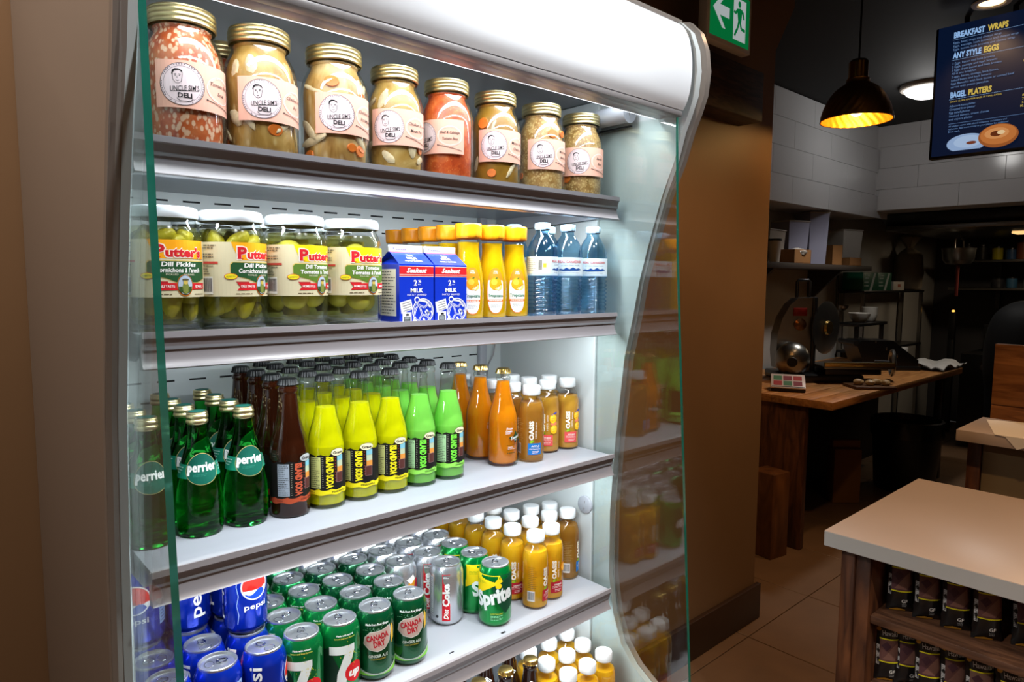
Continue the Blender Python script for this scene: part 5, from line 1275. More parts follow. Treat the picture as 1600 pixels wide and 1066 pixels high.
a.ell(0.062, 0.078, 0.024, 0.013, glow(96, 44, 20, 0.9), 7, 24); a.ell(0.082, 0.082, 0.016, 0.010, glow(226, 196, 150, 0.9), 8, 18); a.ell(-0.040, 0.050, 0.022, 0.008, glow(120, 60, 40, 0.8), 4, 16)
a.build('screen', flat((0, 0, 0), (0, -1, 0), (0, 0, 1), (-1, 0, 0)), tv, None, 0.0006, 0.0003)

# ------------------------------------------------------------------ snack counter in front
LAM = mat('white_laminate_top', (178, 160, 149), 0.3, var=0.02, vscale=4)
LAME = mat('pale_grey_laminate_edge', (170, 168, 165), 0.4)
PANW = wood('reddish_brown_wood', (56, 30, 18), (104, 62, 36), 4, (6, 6, 1))
SHW = wood('brown_shelf_wood', (66, 42, 30), (122, 84, 60), 5, (6, 1, 6))
c1 = thing('snack_counter', 'white topped counter with dark wooden shelves of snack bags', 'counter', (2.22, -0.3, 0))
def wp(mb, name, m, root, parent=None):
    o = mb.build(name, m, parent or root)
    if parent is None: o.location = -root.location
    return o
top = wp(MB().bbox(1.85, -1.5, 0.877, 2.60, 0.768, 0.92, 0.002), 'countertop', LAM, c1)
wp(MB().box(1.8485, -1.498, 0.879, 1.8497, 0.766, 0.9185), 'edge_band', LAME, c1)
wp(MB().bbox(1.872, 0.692, 0.0, 1.925, 0.728, 0.8768, 0.003), 'post', PANW, c1)
wp(MB().bbox(1.880, 0.655, 0.0, 2.56, 0.6915, 0.8768, 0.003), 'side_panel', PANW, c1)
for z in (0.705, 0.506, 0.30, 0.10):
    wp(MB().bbox(1.895, -1.45, z - 0.022, 2.53, 0.6545, z, 0.002), 'shelf', SHW, c1)
wp(MB().box(2.531, -1.45, 0.0, 2.56, 0.6545, 0.8768), 'back_board', mat('dark_board', (40, 26, 20), 0.6), c1)

# snack bags
BAGB = mat('black_snack_foil', (20, 19, 20), 0.3, coat=0.3)
def snack_bag(var):
    t = thing('snack_bag', 'x', 'bag', group='black snack bags on the counter shelves')
    w2, h = 0.034, 0.165
    def P(u, v, s):
        k = max(0.0, 1 - abs(u) ** 2.6) ** 0.55; e = math.sin(math.pi * min(1, max(0, v))) ** 0.45
        d = 0.021 * k * e + 0.0006
        wv = w2 * (1 - 0.10 * math.sin(math.pi * v)) + (0.0012 * math.sin(v * 40) if 0.05 < v < 0.95 else 0)
        return (u * wv, -d if s < 0 else d, v * h)
    mb = MB()
    for s in (-1, 1):
        N, M = 12, 16
        vs = [P(-1 + 2 * i / N, j / M, s) for j in range(M + 1) for i in range(N + 1)]
        fs = [(j * (N + 1) + i, j * (N + 1) + i + 1, (j + 1) * (N + 1) + i + 1, (j + 1) * (N + 1) + i) for j in range(M) for i in range(N)]
        mb.add(vs, fs)
    mb.build('pouch', BAGB, t)
    a = Art(); YB_ = ink(214, 206, 30); GO = ink(206, 150, 50)
    cols = [ink(84, 54, 58), ink(96, 64, 60), ink(112, 84, 74)]
    a.rect(-0.026, 0.058, 0.030, 0.118, cols[var], 1)
    a.poly([(-0.020, 0.064), (0.0, 0.090), (0.020, 0.112), (0.028, 0.080), (0.012, 0.062)], ink(118, 84, 74), 2); a.poly([(-0.024, 0.100), (-0.008, 0.112), (0.004, 0.100), (-0.010, 0.086)], ink(70, 44, 52), 2)
    for y in (0.056, 0.118): a.poly([(-0.027, y), (0.0, y - 0.001), (0.031, y + 0.001), (0.031, y + 0.004), (0.0, y + 0.002), (-0.027, y + 0.003)], YB_, 3)
    a.text('GF', 0.008, 0.030, 0.0090, W_, 0.015, bold=0.01); a.text('NON', 0.008, 0.0205, 0.0030, ink(190, 190, 190), 0.012); a.text('GMO', 0.008, 0.0160, 0.0030, ink(190, 190, 190), 0.012)
    a.text('Hawaiian', 0.004, 0.1345, 0.0130, ink(224, 224, 224), 0.046, bold=0.0)
    a.rect(-0.0335, 0.045, -0.0275, 0.100, ink(206, 206, 206), 2); a.dashes(-0.0332, 0.046, -0.0280, 0.099, 12, ink(90, 90, 90), 3, 4, 0.3)
    a.ell(-0.027, 0.1430, 0.0052, 0.0052, GO, 2, 14); a.poly([(-0.026, 0.004), (-0.008, 0.009), (0.012, 0.006), (0.012, 0.002), (-0.026, 0.001)], GO, 2)
    a.build('printed_front', lambda u, v, off: (lambda q: (q[0], q[1] - off, q[2]))(P(max(-1, min(1, u / w2)), v / h, -1)), t, 0.005, 0.0003, 0.0008)
    return t
bags = [snack_bag(i) for i in range(3)]
usedb = set()
def put_bag(i, x, y, z, yaw, lean, lb):
    o = bags[i] if i not in usedb else copy_tree(bags[i]); usedb.add(i)
    o.location = (x, y, z); o.rotation_euler = (R(lean), 0, R(-90 + yaw)); o['label'] = lb; o.name = 'snack_bag'
for i, (x, y, yaw, lean, sc) in enumerate([(1.985, 0.612, 30, -7, 0), (1.990, 0.548, 34, -5, 1), (1.985, 0.480, 26, -6, 0), (1.985, 0.412, 30, -6, 1), (2.02, 0.335, 30, -12, 0)]):
    put_bag(sc, x, y, 0.7055, yaw, lean, 'black snack bag on the upper counter shelf, %s from the post' % ORD[i])
for i, (x, y, yaw, lean, sc) in enumerate([(1.965, 0.627, 34, -5, 1), (1.985, 0.583, 36, -6, 0), (1.970, 0.530, 30, -5, 0), (1.985, 0.475, 34, -5, 1), (1.970, 0.415, 26, -5, 2), (1.970, 0.350, 26, -5, 2)]):
    put_bag(sc, x, y, 0.5065, yaw, lean, 'black snack bag on the lower counter shelf, %s from the post' % ORD[i])

# ------------------------------------------------------------------ second counter with paper and wooden partition
c2 = thing('service_counter', 'white topped service counter behind the snack counter', 'counter', (3.9, 0.0, 0))
wp(MB().bbox(3.62, -1.6, 0.868, 4.06, 0.925, 0.92, 0.002), 'countertop', LAM, c2)
wp(MB().bbox(3.72, 0.845, 0.0, 3.77, 0.90, 0.8675, 0.003), 'post', PANW, c2)
wp(MB().box(3.74, -1.55, 0.05, 3.98, 0.842, 0.8675), 'front_panel', mat('khaki_panel', (122, 104, 74), 0.5), c2)
pp = MB()
pts = [(3.99, 0.893), (3.62, 0.775), (3.45 + 0.16, 0.70), (3.63, 0.60), (4.05, 0.70)]
pp.add([(x, y, 0.9212) for x, y in ((3.99, 0.893), (3.615, 0.775), (3.615, 0.60), (4.05, 0.70))] + [(3.6155, 0.735, 0.918), (3.614, 0.690, 0.868), (3.614, 0.61, 0.905)], [(0, 1, 2, 3), (1, 4, 5, 6, 2)], 0, False)
pp.add([(x, y, 0.9220) for x, y in ((3.99, 0.893), (3.615, 0.775), (3.615, 0.60), (4.05, 0.70))], [(3, 2, 1, 0)], 0, False)
tag(pp.build('paper_sheet', mat('white_wrapping_paper', (226, 216, 204), 0.6)), 'white paper sheet hanging over the edge of the service counter', 'paper')
PLY = wood('orange_plywood', (120, 70, 32), (178, 116, 62), 3, (4, 1, 9))
wpn = thing('wooden_partition', 'orange brown wood grain partition behind the service counter', 'partition', (4.2, 0.0, 0))
for i in range(4): wp(MB().bbox(4.20, -1.6, 0.01 + i * 0.32, 4.24, 0.925, 0.326 + i * 0.32, 0.002), 'board', PLY, wpn)

# ------------------------------------------------------------------ kitchen counter and what stands on it
BUTCH = wood('butcher_block', (150, 96, 48), (196, 138, 80), 4, (1, 8, 8), 0.4)
STEEL = mat('dull_steel', (150, 148, 144), 0.3, metal=1.0, var=0.08, vscale=6)
DSTEEL = mat('dark_steel', (70, 70, 72), 0.35, metal=1.0)
BLK = mat('black_plastic', (14, 14, 15), 0.45)
CARD = mat('brown_cardboard', (140, 96, 52), 0.75, var=0.06, vscale=10)
kc = thing('kitchen_counter', 'butcher block kitchen counter with dark wooden end panel', 'counter', (5.1, 2.0, 0))
for i in range(8): wp(MB().bbox(3.87, 1.595 + i * 0.122, 0.875, 6.30, 1.7155 + i * 0.122, 0.92, 0.0015), 'plank', BUTCH, kc)
wp(MB().bbox(3.90, 1.76, 0.0, 3.95, 2.60, 0.8745, 0.003), 'end_panel', PANW, kc)
wp(MB().box(3.96, 2.20, 0.10, 6.28, 2.60, 0.8745), 'cabinet', mat('black_cabinet', (18, 16, 15), 0.5), kc)
wp(MB().bbox(6.22, 1.70, 0.0, 6.28, 1.76, 0.8745, 0.003), 'leg', DSTEEL, kc)
CR = R(-42)
sl = thing('meat_slicer', 'old steel meat slicer with round housing and red badge', 'slicer', (4.64, 2.12, 0.92), CR)
hs = [(-0.19, 0.08), (-0.205, 0.20), (-0.20, 0.32), (-0.17, 0.43), (-0.12, 0.52), (-0.07, 0.565), (0.06, 0.575), (0.06, 0.06), (-0.10, 0.05)]
MB().prism(hs, 1, -0.02, 0.10).build('housing', STEEL, sl)
MB().bbox(0.03, -0.035, 0.06, 0.062, 0.11, 0.575, 0.006).build('guard_plate', DSTEEL, sl)
MB().bbox(-0.20, -0.16, 0.0, 0.34, 0.20, 0.055, 0.012).build('base', DSTEEL, sl)
bl = MB().lathe([(0, 0), (0.17, 0.002), (0.185, 0.006), (0.186, 0.010), (0.16, 0.014), (0, 0.016)], 48).build('blade', STEEL, sl, (0.16, 0.06, 0.36)); bl.rotation_euler = (R(90), 0, R(38))
MB().lathe([(0, 0), (0.05, 0.004), (0.045, 0.02), (0, 0.024)], 24).build('blade_hub', GOLDC, bl, (0, 0, 0.015))
MB().ellipsoid((-0.125, -0.10, 0.155), (0.115, 0.10, 0.115), 28, 18).build('motor_dome', STEEL, sl)
MB().lathe([(0, 0), (0.032, 0), (0.034, 0.006), (0.03, 0.01), (0, 0.01)], 20).build('dome_port', BLK, sl, (-0.165, -0.195, 0.145), (R(90), 0, R(-12)))
MB().bbox(-0.10, -0.026, 0.445, -0.005, -0.020, 0.50, 0.003).build('badge', mat('red_enamel_badge', (150, 30, 22), 0.4), sl)
MB().lathe([(0, 0), (0.04, 0), (0.042, 0.006), (0.03, 0.012), (0.012, 0.02), (0, 0.02)], 24).build('knob', mat('bronze_knob', (130, 90, 60), 0.35, metal=0.8), sl, (-0.05, -0.021, 0.385), (R(90), 0, 0))
MB().tube([(-0.055, 0.04, 0.57), (-0.055, 0.04, 0.68), (-0.045, 0.04, 0.69), (0.02, 0.04, 0.69), (0.03, 0.04, 0.68), (0.03, 0.04, 0.57)], 0.011, 10).build('handle', DSTEEL, sl)
MB().bbox(0.05, -0.20, 0.10, 0.52, 0.08, 0.118, 0.005).build('carriage', STEEL, sl)
MB().bbox(0.05, -0.205, 0.118, 0.52, -0.19, 0.145, 0.003).build('carriage_rim', GOLDC, sl)
MB().bbox(0.08, -0.15, 0.055, 0.46, 0.04, 0.0995, 0.006).build('carriage_bed', DSTEEL, sl)
fw = MB(); fw.tube([(0.085 * math.cos(q), 0.085 * math.sin(q), 0) for q in [2 * math.pi * i / 28 for i in range(28)]], 0.012, 8, close=True)
for q in range(3): fw.tube([(0, 0, 0), (0.085 * math.cos(q * 2.094), 0.085 * math.sin(q * 2.094), 0)], 0.008, 6)
fw.build('hand_wheel', STEEL, sl, (0.60, -0.02, 0.125), (R(90), 0, R(70)))
MB().tube([(0.50, 0.02, 0.125), (0.60, -0.02, 0.125)], 0.014, 8).build('axle', DSTEEL, sl)
def simple(name, parts, label, cat, loc, rz=CR, group=None):
    t = thing(name, label, cat, loc, rz, group)
    for nm, mb, m in parts: mb.build(nm, m, t)
    return t
# food tray with meat pieces under the slicer
tr = simple('food_tray', [('tray', MB().bbox(-0.13, -0.09, 0, 0.13, 0.09, 0.018, 0.006), mat('brown_tray', (92, 58, 28), 0.4))], 'brown tray of food pieces in front of the slicer', 'tray', (4.62, 1.68, 0.92))
for i, (x, y, s_) in enumerate([(-0.07, 0.0, 1), (-0.01, -0.03, 0.9), (0.05, 0.01, 1.1), (0.09, -0.03, 0.8)]):
    MB().ellipsoid((x, y, 0.036), (0.034 * s_, 0.026, 0.020), 12, 8, bump=0.2, seed=i).build('food_piece', mat('pale_food', (176, 140, 92), 0.5, var=0.2, vscale=40), tr)
# kitchen scale
ks = simple('kitchen_scale', [('body', MB().bbox(-0.10, -0.08, 0.0, 0.10, 0.09, 0.035, 0.008), BLK)], 'small kitchen scale with red and green keypad on butcher block', 'scale', (4.10, 1.97, 0.92), R(-62))
kp = MB().bbox(-0.10, -0.085, 0, 0.10, 0.085, 0.012, 0.004).build('keypad', mat('pale_keypad', (190, 176, 172), 0.4), ks, (0, 0, 0.05), (R(22), 0, 0))
a = Art()
for i in range(3):
    for j in range(2): a.rect(-0.085 + i * 0.058, -0.06 + j * 0.065, -0.035 + i * 0.058, -0.005 + j * 0.065, [ink(150, 50, 50), ink(70, 110, 80), ink(120, 50, 60)][(i + j) % 3], 1)
a.build('keys', flat((0, 0, 0.012), (1, 0, 0), (0, 1, 0), (0, 0, 1)), kp, None, 0.0006, 0.0003)
# grater / press lying on the counter
gr = simple('steel_press', [('lid', MB().prism([(-0.26, 0.20), (-0.22, 0.23), (0.02, 0.23), (0.22, 0.08), (0.22, 0.03), (-0.20, 0.05)], 1, -0.12, 0.12), DSTEEL), ('foot', MB().bbox(-0.24, -0.13, 0, 0.24, 0.13, 0.035, 0.008), BLK), ('hinge', MB().tube([(-0.27, -0.13, 0.21), (-0.27, 0.13, 0.21)], 0.022, 10), BLK)],
            'dark hinged steel press on the counter right of the slicer', 'press', (5.72, 2.0, 0.92))
for q in range(3): MB().bbox(-0.12 + 0.085 * q, -0.121, 0.212 - 0.055 * q, -0.11 + 0.085 * q, 0.121, 0.238 - 0.055 * q, 0.003).build('rib', STEEL, gr)
# bowls on a small stand behind
BWL = mat('white_china', (186, 182, 174), 0.35)
bs = simple('bowl_stand', [('board', MB().bbox(-0.30, -0.10, 0.32, 0.30, 0.10, 0.345, 0.004), DSTEEL), ('leg', MB().bbox(-0.28, -0.08, 0.0, -0.25, -0.05, 0.3195, 0.003), DSTEEL), ('leg', MB().bbox(0.25, -0.08, 0.0, 0.28, -0.05, 0.3195, 0.003), DSTEEL)], 'dark steel stand carrying the white bowls', 'stand', (6.0, 2.27, 0.92), 0)
BP = [(0, 0.004), (0.035, 0.004), (0.045, 0.0), (0.07, 0.03), (0.088, 0.075), (0.086, 0.077), (0.066, 0.032), (0.04, 0.01), (0, 0.01)]
tag(MB().lathe(BP, 28).build('bowl', BWL, None, (5.95, 2.27, 1.266)), 'wide white bowl on the stand left of stacked cups', 'bowl')
for i in range(3):
    tag(MB().lathe([(0, 0.003), (0.045, 0.0), (0.05, 0.004), (0.066, 0.072), (0.064, 0.072), (0.047, 0.008), (0, 0.008)], 24).build('cup', BWL, None, (6.16, 2.27, 1.266 + 0.024 * i)), 'stacked white tub on the stand, %s from the bottom' % ORD[i], 'tub', 'stacked white tubs')
# ladle on the wall
ld = thing('ladle', 'steel ladle hanging on the kitchen wall under the shelf', 'ladle', (6.24, 2.58, 1.37))
MB().tube([(0, 0, 0.36), (0, 0.005, 0.2), (0, 0, 0.05), (0.0, -0.005, 0.01)], 0.010, 8).build('handle', DSTEEL, ld)
MB().lathe([(0, -0.05), (0.03, -0.045), (0.055, -0.02), (0.06, 0.0), (0.057, 0.0), (0.05, -0.018), (0, -0.044)], 20).build('ladle_bowl', STEEL, ld, (0.03, -0.03, 0.02))
# paper heap and jar at the counter's far end
ph = MB(); rnd = random.Random(3); N = 12
vs = [(-0.30 + 0.6 * i / N, -0.17 + 0.34 * j / N, 0.014 + 0.035 * abs(math.sin(i * 0.55 + j * 0.3) * math.cos(j * 0.5 - i * 0.2)) + rnd.random() * 0.012) for j in range(N + 1) for i in range(N + 1)]
ph.add(vs, [(j * (N + 1) + i, j * (N + 1) + i + 1, (j + 1) * (N + 1) + i + 1, (j + 1) * (N + 1) + i) for j in range(N) for i in range(N)], 0, False)
vs2 = [(x, y, z - 0.008) for x, y, z in vs]; ph.add(vs2, [(j * (N + 1) + i, (j + 1) * (N + 1) + i, (j + 1) * (N + 1) + i + 1, j * (N + 1) + i + 1) for j in range(N) for i in range(N)], 0, False)
tag(ph.build('crumpled_paper', mat('white_butcher_paper', (176, 172, 166), 0.6), None, (6.14, 1.77, 0.921)), 'crumpled white paper at the far end of butcher block', 'paper')
mj = simple('condiment_jar', [('jar', MB().lathe([(0, 0), (0.05, 0), (0.055, 0.006), (0.055, 0.09), (0.048, 0.10)], 24), mat('yellow_condiment', (176, 164, 30), 0.35)), ('lid', MB().lathe([(0.051, 0.10), (0.053, 0.102), (0.053, 0.135), (0.048, 0.138), (0, 0.138)], 24), BWL)], 'yellow jar with white lid at the counter end', 'jar', (6.20, 2.02, 0.9205))
simple('tall_box', [('carton', MB().bbox(-0.075, -0.08, 0, 0.075, 0.08, 0.50, 0.004), wood('box_brown', (76, 44, 22), (116, 72, 38), 3, (3, 3, 1)))], 'tall brown box on the floor beside the counter end', 'box', (3.72, 1.87, 0.0), R(-10))
# bin and bag under the counter
simple('waste_bin', [('bin', MB().lathe([(0, 0), (0.20, 0), (0.21, 0.02), (0.24, 0.50), (0.25, 0.51), (0.25, 0.54), (0.235, 0.54), (0.20, 0.03), (0, 0.03)], 28), BLK), ('liner', MB().lathe([(0.252, 0.42), (0.256, 0.50), (0.252, 0.545), (0.232, 0.55), (0.22, 0.50)], 28), mat('black_bin_liner', (20, 20, 22), 0.2))], 'black waste bin with liner under the butcher block', 'bin', (5.75, 1.80, 0.0))
simple('paper_bag', [('bag', MB().bbox(-0.10, -0.06, 0, 0.10, 0.06, 0.40, 0.01), mat('kraft_bag', (140, 98, 50), 0.7)), ('folded_top', MB().bbox(-0.10, -0.03, 0.4005, 0.10, 0.03, 0.46, 0.008), mat('kraft_bag', (140, 98, 50)))], 'kraft paper bag standing on the floor under the counter', 'bag', (5.05, 1.98, 0.0))

# ------------------------------------------------------------------ kitchen wall shelf
ws = thing('wall_shelf', 'dark wall shelf with triangular brackets on the kitchen wall', 'shelf', (4.8, 2.45, 1.72))
wp(MB().bbox(3.3, 2.30, 1.695, 6.24, 2.6195, 1.735, 0.003), 'board', mat('dark_shelf_board', (54, 46, 42), 0.5), ws)
for x in (4.58, 5.72):
    wp(MB().prism([(2.34, 1.694), (2.6195, 1.694), (2.6195, 1.42)], 0, x, x + 0.035), 'bracket', mat('dark_bracket', (44, 40, 38), 0.5), ws)
PLAST = thin_glass('cloudy_plastic_tub', (0.55, 0.55, 0.62), 0.10, 0.25)
TUB = mat('lavender_plastic', (128, 128, 146), 0.35)
CLR = mat('pale_clear_plastic', (150, 142, 134), 0.3)
def tub(w, d, h, m, rim): return [('tub_body', MB().prism([(-w * 0.86, -d * 0.86), (w * 0.86, -d * 0.86), (w * 0.86, d * 0.86), (-w * 0.86, d * 0.86)], 2, 0, 0.01).add([(-w * .86, -d * .86, 0.01), (w * .86, -d * .86, 0.01), (w * .86, d * .86, 0.01), (-w * .86, d * .86, 0.01), (-w, -d, h), (w, -d, h), (w, d, h), (-w, d, h)], [(0, 1, 5, 4), (1, 2, 6, 5), (2, 3, 7, 6), (3, 0, 4, 7)], 0, False), m), ('rim', MB().tube([(-w, -d, h), (w, -d, h), (w, d, h), (-w, d, h)], 0.006, 6, close=True), rim)]
simple('plastic_tub', tub(0.085, 0.10, 0.40, TUB, CLR), 'tall lavender plastic tub on the wall shelf', 'tub', (5.38, 2.45, 1.7355), R(-30))
simple('plastic_tub', tub(0.10, 0.10, 0.32, TUB, CLR), 'shorter lavender plastic tub behind the cardboard tray', 'tub', (5.12, 2.50, 1.7355), R(-20))
simple('plastic_tub', tub(0.12, 0.09, 0.24, CLR, CLR), 'clear pale tub left of the lavender tubs on the shelf', 'tub', (4.80, 2.52, 1.7355), R(0))
simple('plastic_tub', tub(0.11, 0.10, 0.30, mat('white_stack', (176, 174, 168), 0.4), CLR), 'white stacked tub at the right end of the wall shelf', 'tub', (6.04, 2.47, 1.7355), R(-20))
def openbox(w, d, h): return [('carton', MB().bbox(-w, -d, 0, w, d, 0.006, 0.001).box(-w, -d, 0, -w + .006, d, h).box(w - .006, -d, 0, w, d, h).box(-w, -d, 0, w, -d + .006, h).box(-w, d - .006, 0, w, d, h), CARD)]
b_ = simple('cardboard_tray', openbox(0.11, 0.06, 0.10), 'open cardboard tray with crumpled wrap on the wall shelf', 'box', (4.96, 2.37, 1.7355), R(-6))
MB().ellipsoid((0, -0.02, 0.075), (0.085, 0.05, 0.035), 16, 10, bump=0.35, seed=4).build('crumpled_wrap', mat('pale_wrap', (190, 184, 176), 0.4), b_)
simple('cardboard_box', openbox(0.055, 0.07, 0.16), 'upright cardboard box beside the tall lavender tub', 'box', (5.68, 2.42, 1.7355), R(-20))
simple('cardboard_box', openbox(0.085, 0.06, 0.065), 'low cardboard box in front of the white stacked tub', 'box', (5.96, 2.375, 1.7355) if False else (5.90, 2.36, 1.7355), R(-10))
simple('paper_cup_stack', [('cups', MB().lathe([(0, 0), (0.035, 0), (0.045, 0.13), (0.045, 0.15), (0, 0.15)], 20), mat('off_white_cup', (170, 160, 150), 0.5)), ('lid', MB().lathe([(0.047, 0.15), (0.047, 0.165), (0, 0.168)], 20), BLK)], 'off white cup with dark lid at the shelf end by the wall corner', 'cup', (4.62, 2.36, 1.7355))
# green boxes on a steel rack
rk = thing('steel_rack', 'dark steel rack at the kitchen corner', 'rack', (6.75, 2.40, 0))
for x in (6.35, 7.85):
    for y in (2.40, 2.58): wp(MB().box(x - 0.015, y - 0.015, 0, x + 0.015, y + 0.015, 1.50), 'upright', STEEL, rk)
for z in (0.96, 1.50): wp(MB().bbox(6.32, 2.38, z, 7.88, 2.60, z + 0.022, 0.002), 'rack_shelf', DSTEEL, rk)
GBX = mat('green_carton', (18, 92, 66), 0.45)
for i, (x, lb) in enumerate([(6.50, 'green wrap box with white stripe on the steel rack'), (6.84, 'second green wrap box on the steel rack')]):
    g = simple('wrap_box', [('carton', MB().bbox(-0.155, -0.09, 0, 0.155, 0.09, 0.165, 0.003), GBX)], lb, 'box', (x, 2.49, 1.5225), R(-2), 'green wrap boxes')
    a = Art(); a.poly([(-0.02, 0.0), (0.03, 0.0), (0.11, 0.16), (0.07, 0.16)], ink(180, 190, 186), 1); a.dashes(-0.13, 0.10, 0.02, 0.15, 2, ink(170, 190, 180), 2, 3, 0.5); a.dashes(-0.13, 0.03, -0.03, 0.09, 2, ink(170, 190, 180), 2, 5, 0.4)
    a.build('print', flat((0, -0.09, 0), (1, 0, 0), (0, 0, 1), (0, -1, 0)), g, None, 0.0006, 0.0003)
simple('white_carton', [('carton', MB().bbox(-0.13, -0.06, 0, 0.13, 0.06, 0.085, 0.003), mat('white_card', (186, 180, 172), 0.5)), ('stamp', MB().box(-0.03, -0.0606, 0.03, 0.04, -0.0601, 0.06), ink(150, 90, 70))], 'small white carton in front of the green wrap boxes', 'carton', (7.00, 2.235 + 0.04, 1.5225) if False else (7.18, 2.45, 1.5225), R(-2))
# dark back kitchen: hood, tall bag, pot, shelves
KD = mat('dark_kitchen_steel', (58, 58, 62), 0.3, metal=0.8)
hd = thing('extractor_hood', 'dark extractor hood under the kitchen soffit', 'hood', (7.6, 1.6, 1.95))
wp(MB().prism([(6.62, 2.20), (8.9, 2.20), (8.7, 2.11), (6.8, 2.11)], 1, 0.2, 2.4), 'hood_shell', KD, hd)
wp(MB().bbox(6.78, 0.2, 2.07, 8.72, 2.4, 2.109, 0.004), 'hood_rim', STEEL, hd)
sk = thing('flour_sack', 'pale tied sack standing on the rack corner', 'sack', (7.62, 2.44, 0.983 + 0.54))
MB().lathe(smooth_prof([(0.0, 0.0), (0.12, 0.0), (0.15, 0.05), (0.155, 0.25), (0.13, 0.38), (0.05, 0.45), (0.04, 0.47), (0.10, 0.55), (0.12, 0.58), (0.0, 0.57)], 3), 18, jit=lambda a, z: 0.008 * math.sin(a * 7 + z * 30)).build('sack_body', mat('pale_sack', (130, 118, 100), 0.7), sk)
sk.location = (7.66, 2.47, 1.5225); sk.scale = (0.85, 0.85, 0.93)
pt = thing('hanging_pot', 'shiny steel pot hanging in the dark kitchen', 'pot', (7.6, 2.02, 1.77))
MB().lathe([(0, 0), (0.10, 0.01), (0.13, 0.05), (0.14, 0.14), (0.145, 0.16), (0.138, 0.16), (0.12, 0.05), (0, 0.02)], 28).build('pot_body', STEEL, pt)
MB().tube([(-0.14, 0, 0.15), (-0.13, 0, 0.24), (0, 0, 0.29), (0.13, 0, 0.24), (0.14, 0, 0.15)], 0.008, 8).build('bail_handle', STEEL, pt)
MB().tube([(0, 0, -0.30), (0, 0, 0.0)], 0.016, 8).build('red_handle', mat('dull_red_handle', (100, 30, 24), 0.5), pt)
bs2 = thing('back_shelf', 'steel double shelf on the far kitchen wall', 'shelf', (8.5, 1.5, 1.5))
for z in (1.84, 1.55): wp(MB().bbox(8.35, 0.6, z - 0.025, 8.99, 2.30, z, 0.003), 'shelf_board', STEEL, bs2)
for y in (0.7, 1.98): wp(MB().box(8.94, y - 0.02, 1.32, 8.99, y + 0.02, 2.0), 'wall_rail', DSTEEL, bs2)
for i, (y, w2, h, cl, zz, nm, lb) in enumerate([(2.19, 0.05, 0.18, (60, 60, 66), 1.84, 'canister', 'dark canister on the far upper shelf'), (2.06, 0.06, 0.16, (30, 30, 32), 1.84, 'canister', 'black canister on the far upper shelf'), (1.92, 0.05, 0.14, (170, 160, 30), 1.84, 'canister', 'yellow canister on the far upper shelf'), (1.80, 0.05, 0.12, (50, 80, 120), 1.84, 'canister', 'blue canister on the far upper shelf'), (1.70, 0.06, 0.20, (120, 66, 36), 1.84, 'canister', 'tall orange brown canister on the far upper shelf'),
                                             (1.90, 0.06, 0.10, (40, 40, 44), 1.55, 'jar', 'dark jar on the far lower shelf'), (1.78, 0.05, 0.11, (50, 90, 120), 1.55, 'jar', 'blue jar on the far lower shelf'), (1.62, 0.06, 0.10, (150, 152, 158), 1.55, 'jar', 'pale jar on the far lower shelf')]):
    simple(nm, [('body', MB().lathe([(0, 0), (w2 * 0.9, 0), (w2, 0.01), (w2, h * 0.85), (w2 * 0.85, h * 0.9)], 16), mat('can_%d_%d_%d' % cl, cl, 0.4)), ('lid', MB().lathe([(w2 * 0.9, h * 0.88), (w2 * 0.9, h), (0, h)], 16), KD)], lb, nm, (8.55, y, zz + 0.0005))
bk = thing('cooking_range', 'black cooking range at the back of the dark kitchen', 'stove', (8.2, 1.2, 0))
wp(MB().bbox(7.6, 0.2, 0.05, 8.95, 1.95, 0.92, 0.01), 'range_body', BLK, bk)
wp(MB().bbox(8.75, 0.2, 0.9205, 8.95, 1.95, 1.30, 0.01), 'backguard', KD, bk)
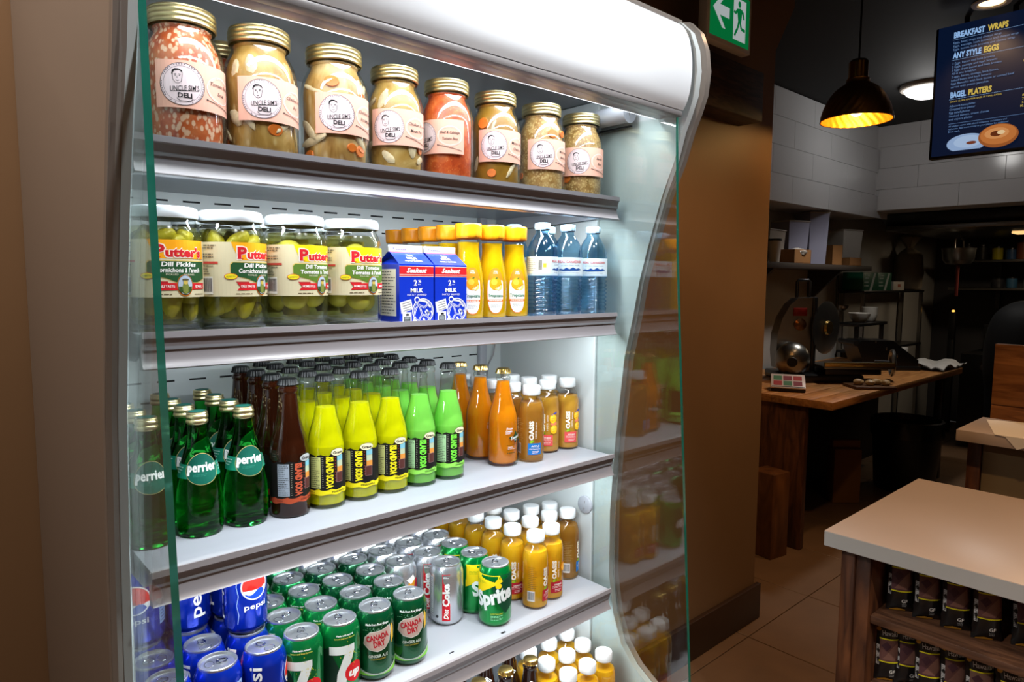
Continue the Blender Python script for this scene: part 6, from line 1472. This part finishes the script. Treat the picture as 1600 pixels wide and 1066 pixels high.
for y in (0.6, 1.0, 1.4, 1.75): wp(MB().lathe([(0, 0), (0.03, 0), (0.028, 0.03), (0, 0.032)], 16), 'burner_knob', STEEL, bk, None).matrix_basis = Matrix.Translation((7.60 - 8.2, y - 1.2, 0.80)) @ Matrix.Rotation(R(-90), 4, 'Y')
st = thing('stock_pot', 'dark pot with lid on the cooking range', 'pot', (8.1, 1.72, 0.9205))
MB().lathe([(0, 0), (0.16, 0), (0.165, 0.01), (0.165, 0.24), (0.172, 0.245), (0.17, 0.26), (0.08, 0.285), (0.02, 0.29), (0.025, 0.31), (0, 0.315)], 28).build('pot_body', KD, st)
pw = thing('pilot_lamp', 'small orange glowing lamp in the dark kitchen', 'light', (8.3, 2.22, 1.30))
MB().ellipsoid((0, 0, 0), (0.016, 0.016, 0.012), 12, 8).build('lens', mat('lit_orange_lens', (255, 190, 90), 0.3, emit=(255, 180, 80), estr=2.0), pw)
MB().bbox(-0.03, -0.03, -0.30, 0.03, 0.03, -0.013, 0.004).build('post', BLK, pw)
wpx = MB().bbox(-0.03, -0.03, -1.30, 0.03, 0.03, -0.301, 0.004).build('lower_post', BLK, pw)

# warm lamp under the extractor hood, lighting the back of the kitchen
hl = MB().bbox(7.55, 1.10, 2.05, 7.75, 1.60, 2.0695, 0.004)
wp(hl, 'hood_lamp', mat('lit_hood_lamp', (255, 220, 170), 0.4, emit=(255, 200, 130), estr=1.2), hd)
area('hood_light', (7.65, 1.35, 2.04), (0, 0, 0), 0.18, 0.48, 4.5, (1.0, 0.8, 0.55))
ap = thing('black_rounded_form', 'rounded black appliance behind the wooden partition', 'form', (5.55, 1.02, 0.0), CR)  # dark rounded shape of unknown kind
MB().lathe(smooth_prof([(0.0, 0.0), (0.20, 0.0), (0.22, 0.03), (0.24, 0.8), (0.26, 1.0), (0.26, 1.2), (0.22, 1.38), (0.12, 1.47), (0.0, 1.49)], 4), 32).build('shell', mat('matt_black_shell', (8, 8, 9), 0.7, spec=0.15), ap)
MB().tube([(-0.07, -0.2, 1.40), (-0.05, -0.22, 1.44), (0.05, -0.22, 1.44), (0.07, -0.2, 1.40)], 0.012, 8).build('handle', DSTEEL, ap)
